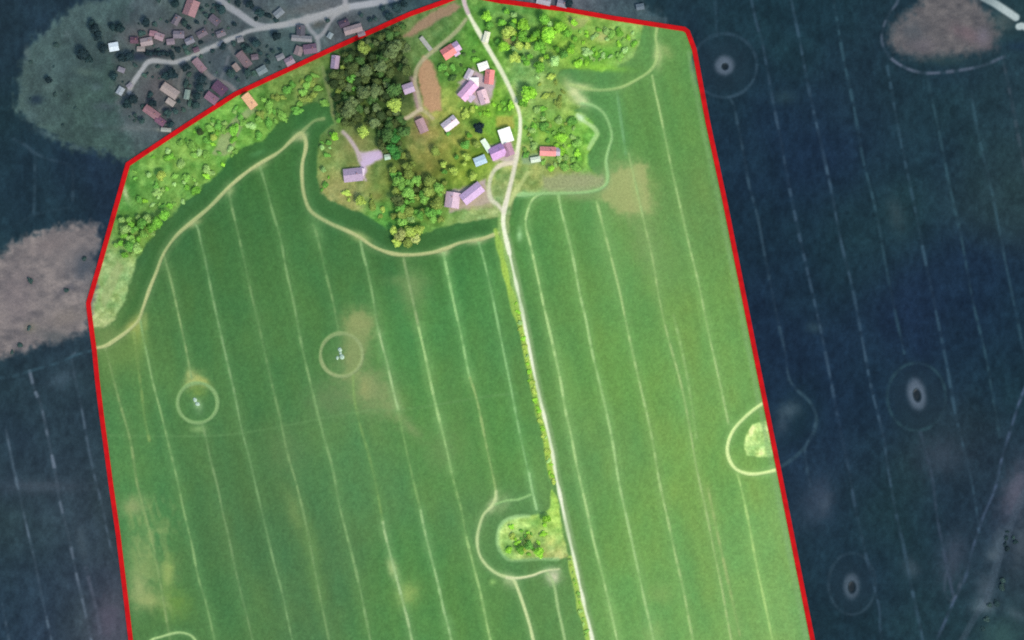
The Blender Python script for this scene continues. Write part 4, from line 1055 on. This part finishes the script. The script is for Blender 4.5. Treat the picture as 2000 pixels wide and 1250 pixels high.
# hamlet trees outside the line, overlay dimming put into their leaf tones
for x, y, r, t in [(188, 58, 11, 'black green'), (194, 72, 11, 'black green'), (180, 46, 8, 'dark teal'), (166, 108, 13, 'black green'), (176, 116, 9, 'dark teal'), (204, 96, 10, 'black green'), (96, 157, 8, 'black green'), (235, 56, 10, 'dark teal'), (222, 54, 8, 'dark teal'), (255, 112, 11, 'black green'), (240, 112, 10, 'black green'), (224, 150, 8, 'dark teal'), (338, 148, 12, 'black green'), (324, 150, 9, 'dark teal'), (393, 156, 11, 'black green'), (391, 172, 10, 'dark teal'), (384, 188, 9, 'dark teal'),
                   (540, 72, 10, 'black green'), (437, 92, 8, 'black green'), (508, 27, 10, 'dark teal'), (490, 10, 9, 'black green'), (486, 97, 9, 'slate green'), (262, 195, 12, 'black green'), (250, 205, 10, 'dark teal'), (300, 202, 9, 'black green'), (330, 222, 8, 'slate green'), (365, 132, 9, 'black green'), (775, 18, 12, 'dark teal'), (760, 32, 9, 'dark teal'), (790, 8, 9, 'dark teal'), (640, 40, 5, 'slate green'), (1113, 8, 9, 'black green')]:
    plant('tree', x, y, r, t)
for i in range(7):
    plant('tree', 288 + i * 8, 105 + (i % 2), 5.5, 'black green')
scatter('tree', [(265, 20), (330, -10), (420, 10), (500, 5), (480, 40), (430, 60), (380, 80), (330, 50), (280, 50)], 10, 5, 9, ['dark teal', 'slate green', 'black green'], .9)
scatter('tree', [(420, 110), (540, 70), (580, 90), (540, 120), (470, 165), (440, 150)], 9, 5, 9, ['dark teal', 'slate green', 'slate green'], .95)
scatter('tree', [(260, 200), (330, 195), (400, 200), (400, 215), (300, 265), (260, 240)], 6, 5, 8, ['dark teal', 'slate green'], .95)
scatter('tree', [(690, 24), (800, -5), (860, -20), (760, 30), (700, 50)], 6, 6, 9, ['dark teal', 'slate green'], .9)
scatter('bush', [(60, 90), (200, 60), (210, 200), (100, 260), (50, 200)], 9, 3, 6, ['dark teal', 'slate green'], 2.2)
scatter('bush', [(1970, 1010), (1960, 1090), (1935, 1160), (1900, 1245), (1915, 1245), (1950, 1170), (1985, 1060)], 12, 4, 7, ['dark teal', 'black green', 'slate green'], .9)
scatter('bush', [(262, 40), (420, 0), (540, 0), (560, 90), (600, 112), (480, 168), (400, 210), (300, 262), (255, 240), (235, 140)], 62, 3, 7, ['dark teal', 'slate green', 'black green', 'slate green', 'dusky green'], .7)
for x, y, r in [(60, 548, 6), (40, 674, 6), (58, 640, 5), (130, 567, 5), (165, 505, 6), (24, 688, 4)]:
    plant('bush', x, y, r, 'slate green')

print('PLANTS', sum(p[0] == 'tree' for p in PLANTS), sum(p[0] == 'bush' for p in PLANTS), sum(p[0] == 'shrub' for p in PLANTS))
# labels: each plant by tone, size, side and rank from the landmark next to it
groups = {}
for i, (kind, x, y, r, tone, sq) in enumerate(PLANTS):
    lx, ly, ln = min(LAND, key=lambda q: math.hypot(q[0] - x, q[1] - y))
    dx, dy = x - lx, ly - y
    side = ['east', 'northeast', 'north', 'northwest', 'west', 'southwest', 'south', 'southeast'][int(((math.degrees(math.atan2(dy, dx)) + 22.5) % 360) // 45)]
    groups.setdefault((kind, tone, side, ln), []).append((math.hypot(dx, dy), i))
LABELS = {}
for (kind, tone, side, ln), mem in groups.items():
    mem.sort()
    for rk, (d, i) in enumerate(mem):
        lead = f'{ORD[rk]}closest ' if len(mem) > 1 else 'only '
        LABELS[i] = f'{lead}{tone} {kind} {side} of the {ln}'
for i, (kind, x, y, r, tone, sq) in enumerate(PLANTS):
    e = empty(kind, x, y, random.uniform(0, 360), 0.0)
    R_ = r * S
    tree = kind == 'tree'
    hgt = R_ * (1.15 if tree else .7)
    src = random.choice(CROWNS if tree else SHRUBS)
    c_ = bpy.data.objects.new('crown' if tree else 'foliage', src)
    col.objects.link(c_)
    c_.parent = e
    c_.location = (0, 0, hgt * (1.05 if tree else .6))
    el = 1 if tree else random.uniform(.8, 1.45)
    c_.scale = (R_ * 1.05 * el, R_ * random.uniform(.92, 1.08) / (el ** .5), R_ * sq * (.85 if tree else .6))
    c_.material_slots[0].link = 'OBJECT'
    c_.material_slots[0].material = LEAF[tone]
    t_ = bpy.data.objects.new('trunk' if tree else 'stem', random.choice(TRUNKS))
    col.objects.link(t_)
    t_.parent = e
    t_.scale = (R_ * 1.0, R_ * 1.0, hgt * 1.3)
    grp = 'green trees and bushes inside the red line' if inside(x, y, OUTLINE) else 'dim trees and bushes outside the red line'
    tag(e, LABELS[i], kind, grp)

# ------------------------------------------------------------------ pale field stones inside the two track rings
STONE = simple_mat('field_stone', (.30, .38, .26), .9, .2, .9)


def stone(x, y, a, b, rot, hgt, seed, label):
    rg = np.random.default_rng(seed)
    vs, fs = [], []
    nu, nv = 12, 7
    for j in range(nv + 1):
        for i in range(nu):
            th, ph = math.pi * j / nv, 2 * math.pi * i / nu
            q = .86 + .22 * rg.random()
            vs.append((a * S * q * math.sin(th) * math.cos(ph), b * S * q * math.sin(th) * math.sin(ph), hgt * q * math.cos(th)))
    for j in range(nv):
        for i in range(nu):
            fs.append((j * nu + i, (j + 1) * nu + i, (j + 1) * nu + (i + 1) % nu, j * nu + (i + 1) % nu))
    o = mesh_obj('boulder', vs, fs, STONE, None, True)
    o.location = (wx(x), wy(y), hgt * .35)
    o.rotation_euler = (0, 0, math.radians(rot))
    tag(o, label, 'boulder', 'pale boulders inside the field rings')


stone(664, 683, 4.2, 5, 20, 1.2, 1, 'northern pale boulder in the tan ringed patch')
stone(668, 697, 5, 5.6, 40, 1.5, 2, 'biggest pale boulder in the tan ringed patch')
stone(659, 699, 3, 4, 0, 1.0, 3, 'small pale boulder west of the biggest one')
stone(665, 690, 3, 3, 0, .9, 4, 'small pale boulder between the two larger ones')
stone(381, 781, 4, 5, 20, 1.0, 5, 'northern pale boulder in the green ring below the straw patch')
stone(386, 789, 5, 4, -30, 1.1, 6, 'southern pale boulder in the green ring below the straw patch')

# ------------------------------------------------------------------ light, sky, camera
w = bpy.data.worlds.new('World')
sc.world = w
w.use_nodes = True
nt = w.node_tree
bg = nt.nodes['Background']
sky = nt.nodes.new('ShaderNodeTexSky')
sky.sky_type = 'NISHITA'
sky.sun_disc = False
EL, AZ = math.radians(52), math.radians(138)
sky.sun_elevation = EL
sky.sun_rotation = AZ
nt.links.new(sky.outputs['Color'], bg.inputs['Color'])
bg.inputs['Strength'].default_value = .15
sun = bpy.data.lights.new('sun', 'SUN')
sun.energy = 1.5
sun.angle = math.radians(16)
sun.color = (1.0, .955, .88)
so = bpy.data.objects.new('sun', sun)
so.rotation_euler = Vector((math.cos(EL) * math.sin(AZ), math.cos(EL) * math.cos(AZ), math.sin(EL))).to_track_quat('Z', 'Y').to_euler()
so.location = (0, 0, 300)
col.objects.link(so)

cam = bpy.data.cameras.new('camera')
H = 2600.0
cam.sensor_width = 36
cam.lens = 36 * H / (2000 * S)
cam.clip_start = 10
cam.clip_end = 20000
co = bpy.data.objects.new('camera', cam)
co.location = (0, 0, H)
col.objects.link(co)
sc.camera = co

sc.view_settings.view_transform = 'Standard'
sc.view_settings.look = 'None'
sc.view_settings.exposure = 1.15
sc.view_settings.gamma = 1
sc.render.engine = 'CYCLES'
sc.cycles.filter_width = 1.9
sc.cycles.use_denoising = False
sc.cycles.max_bounces = 4
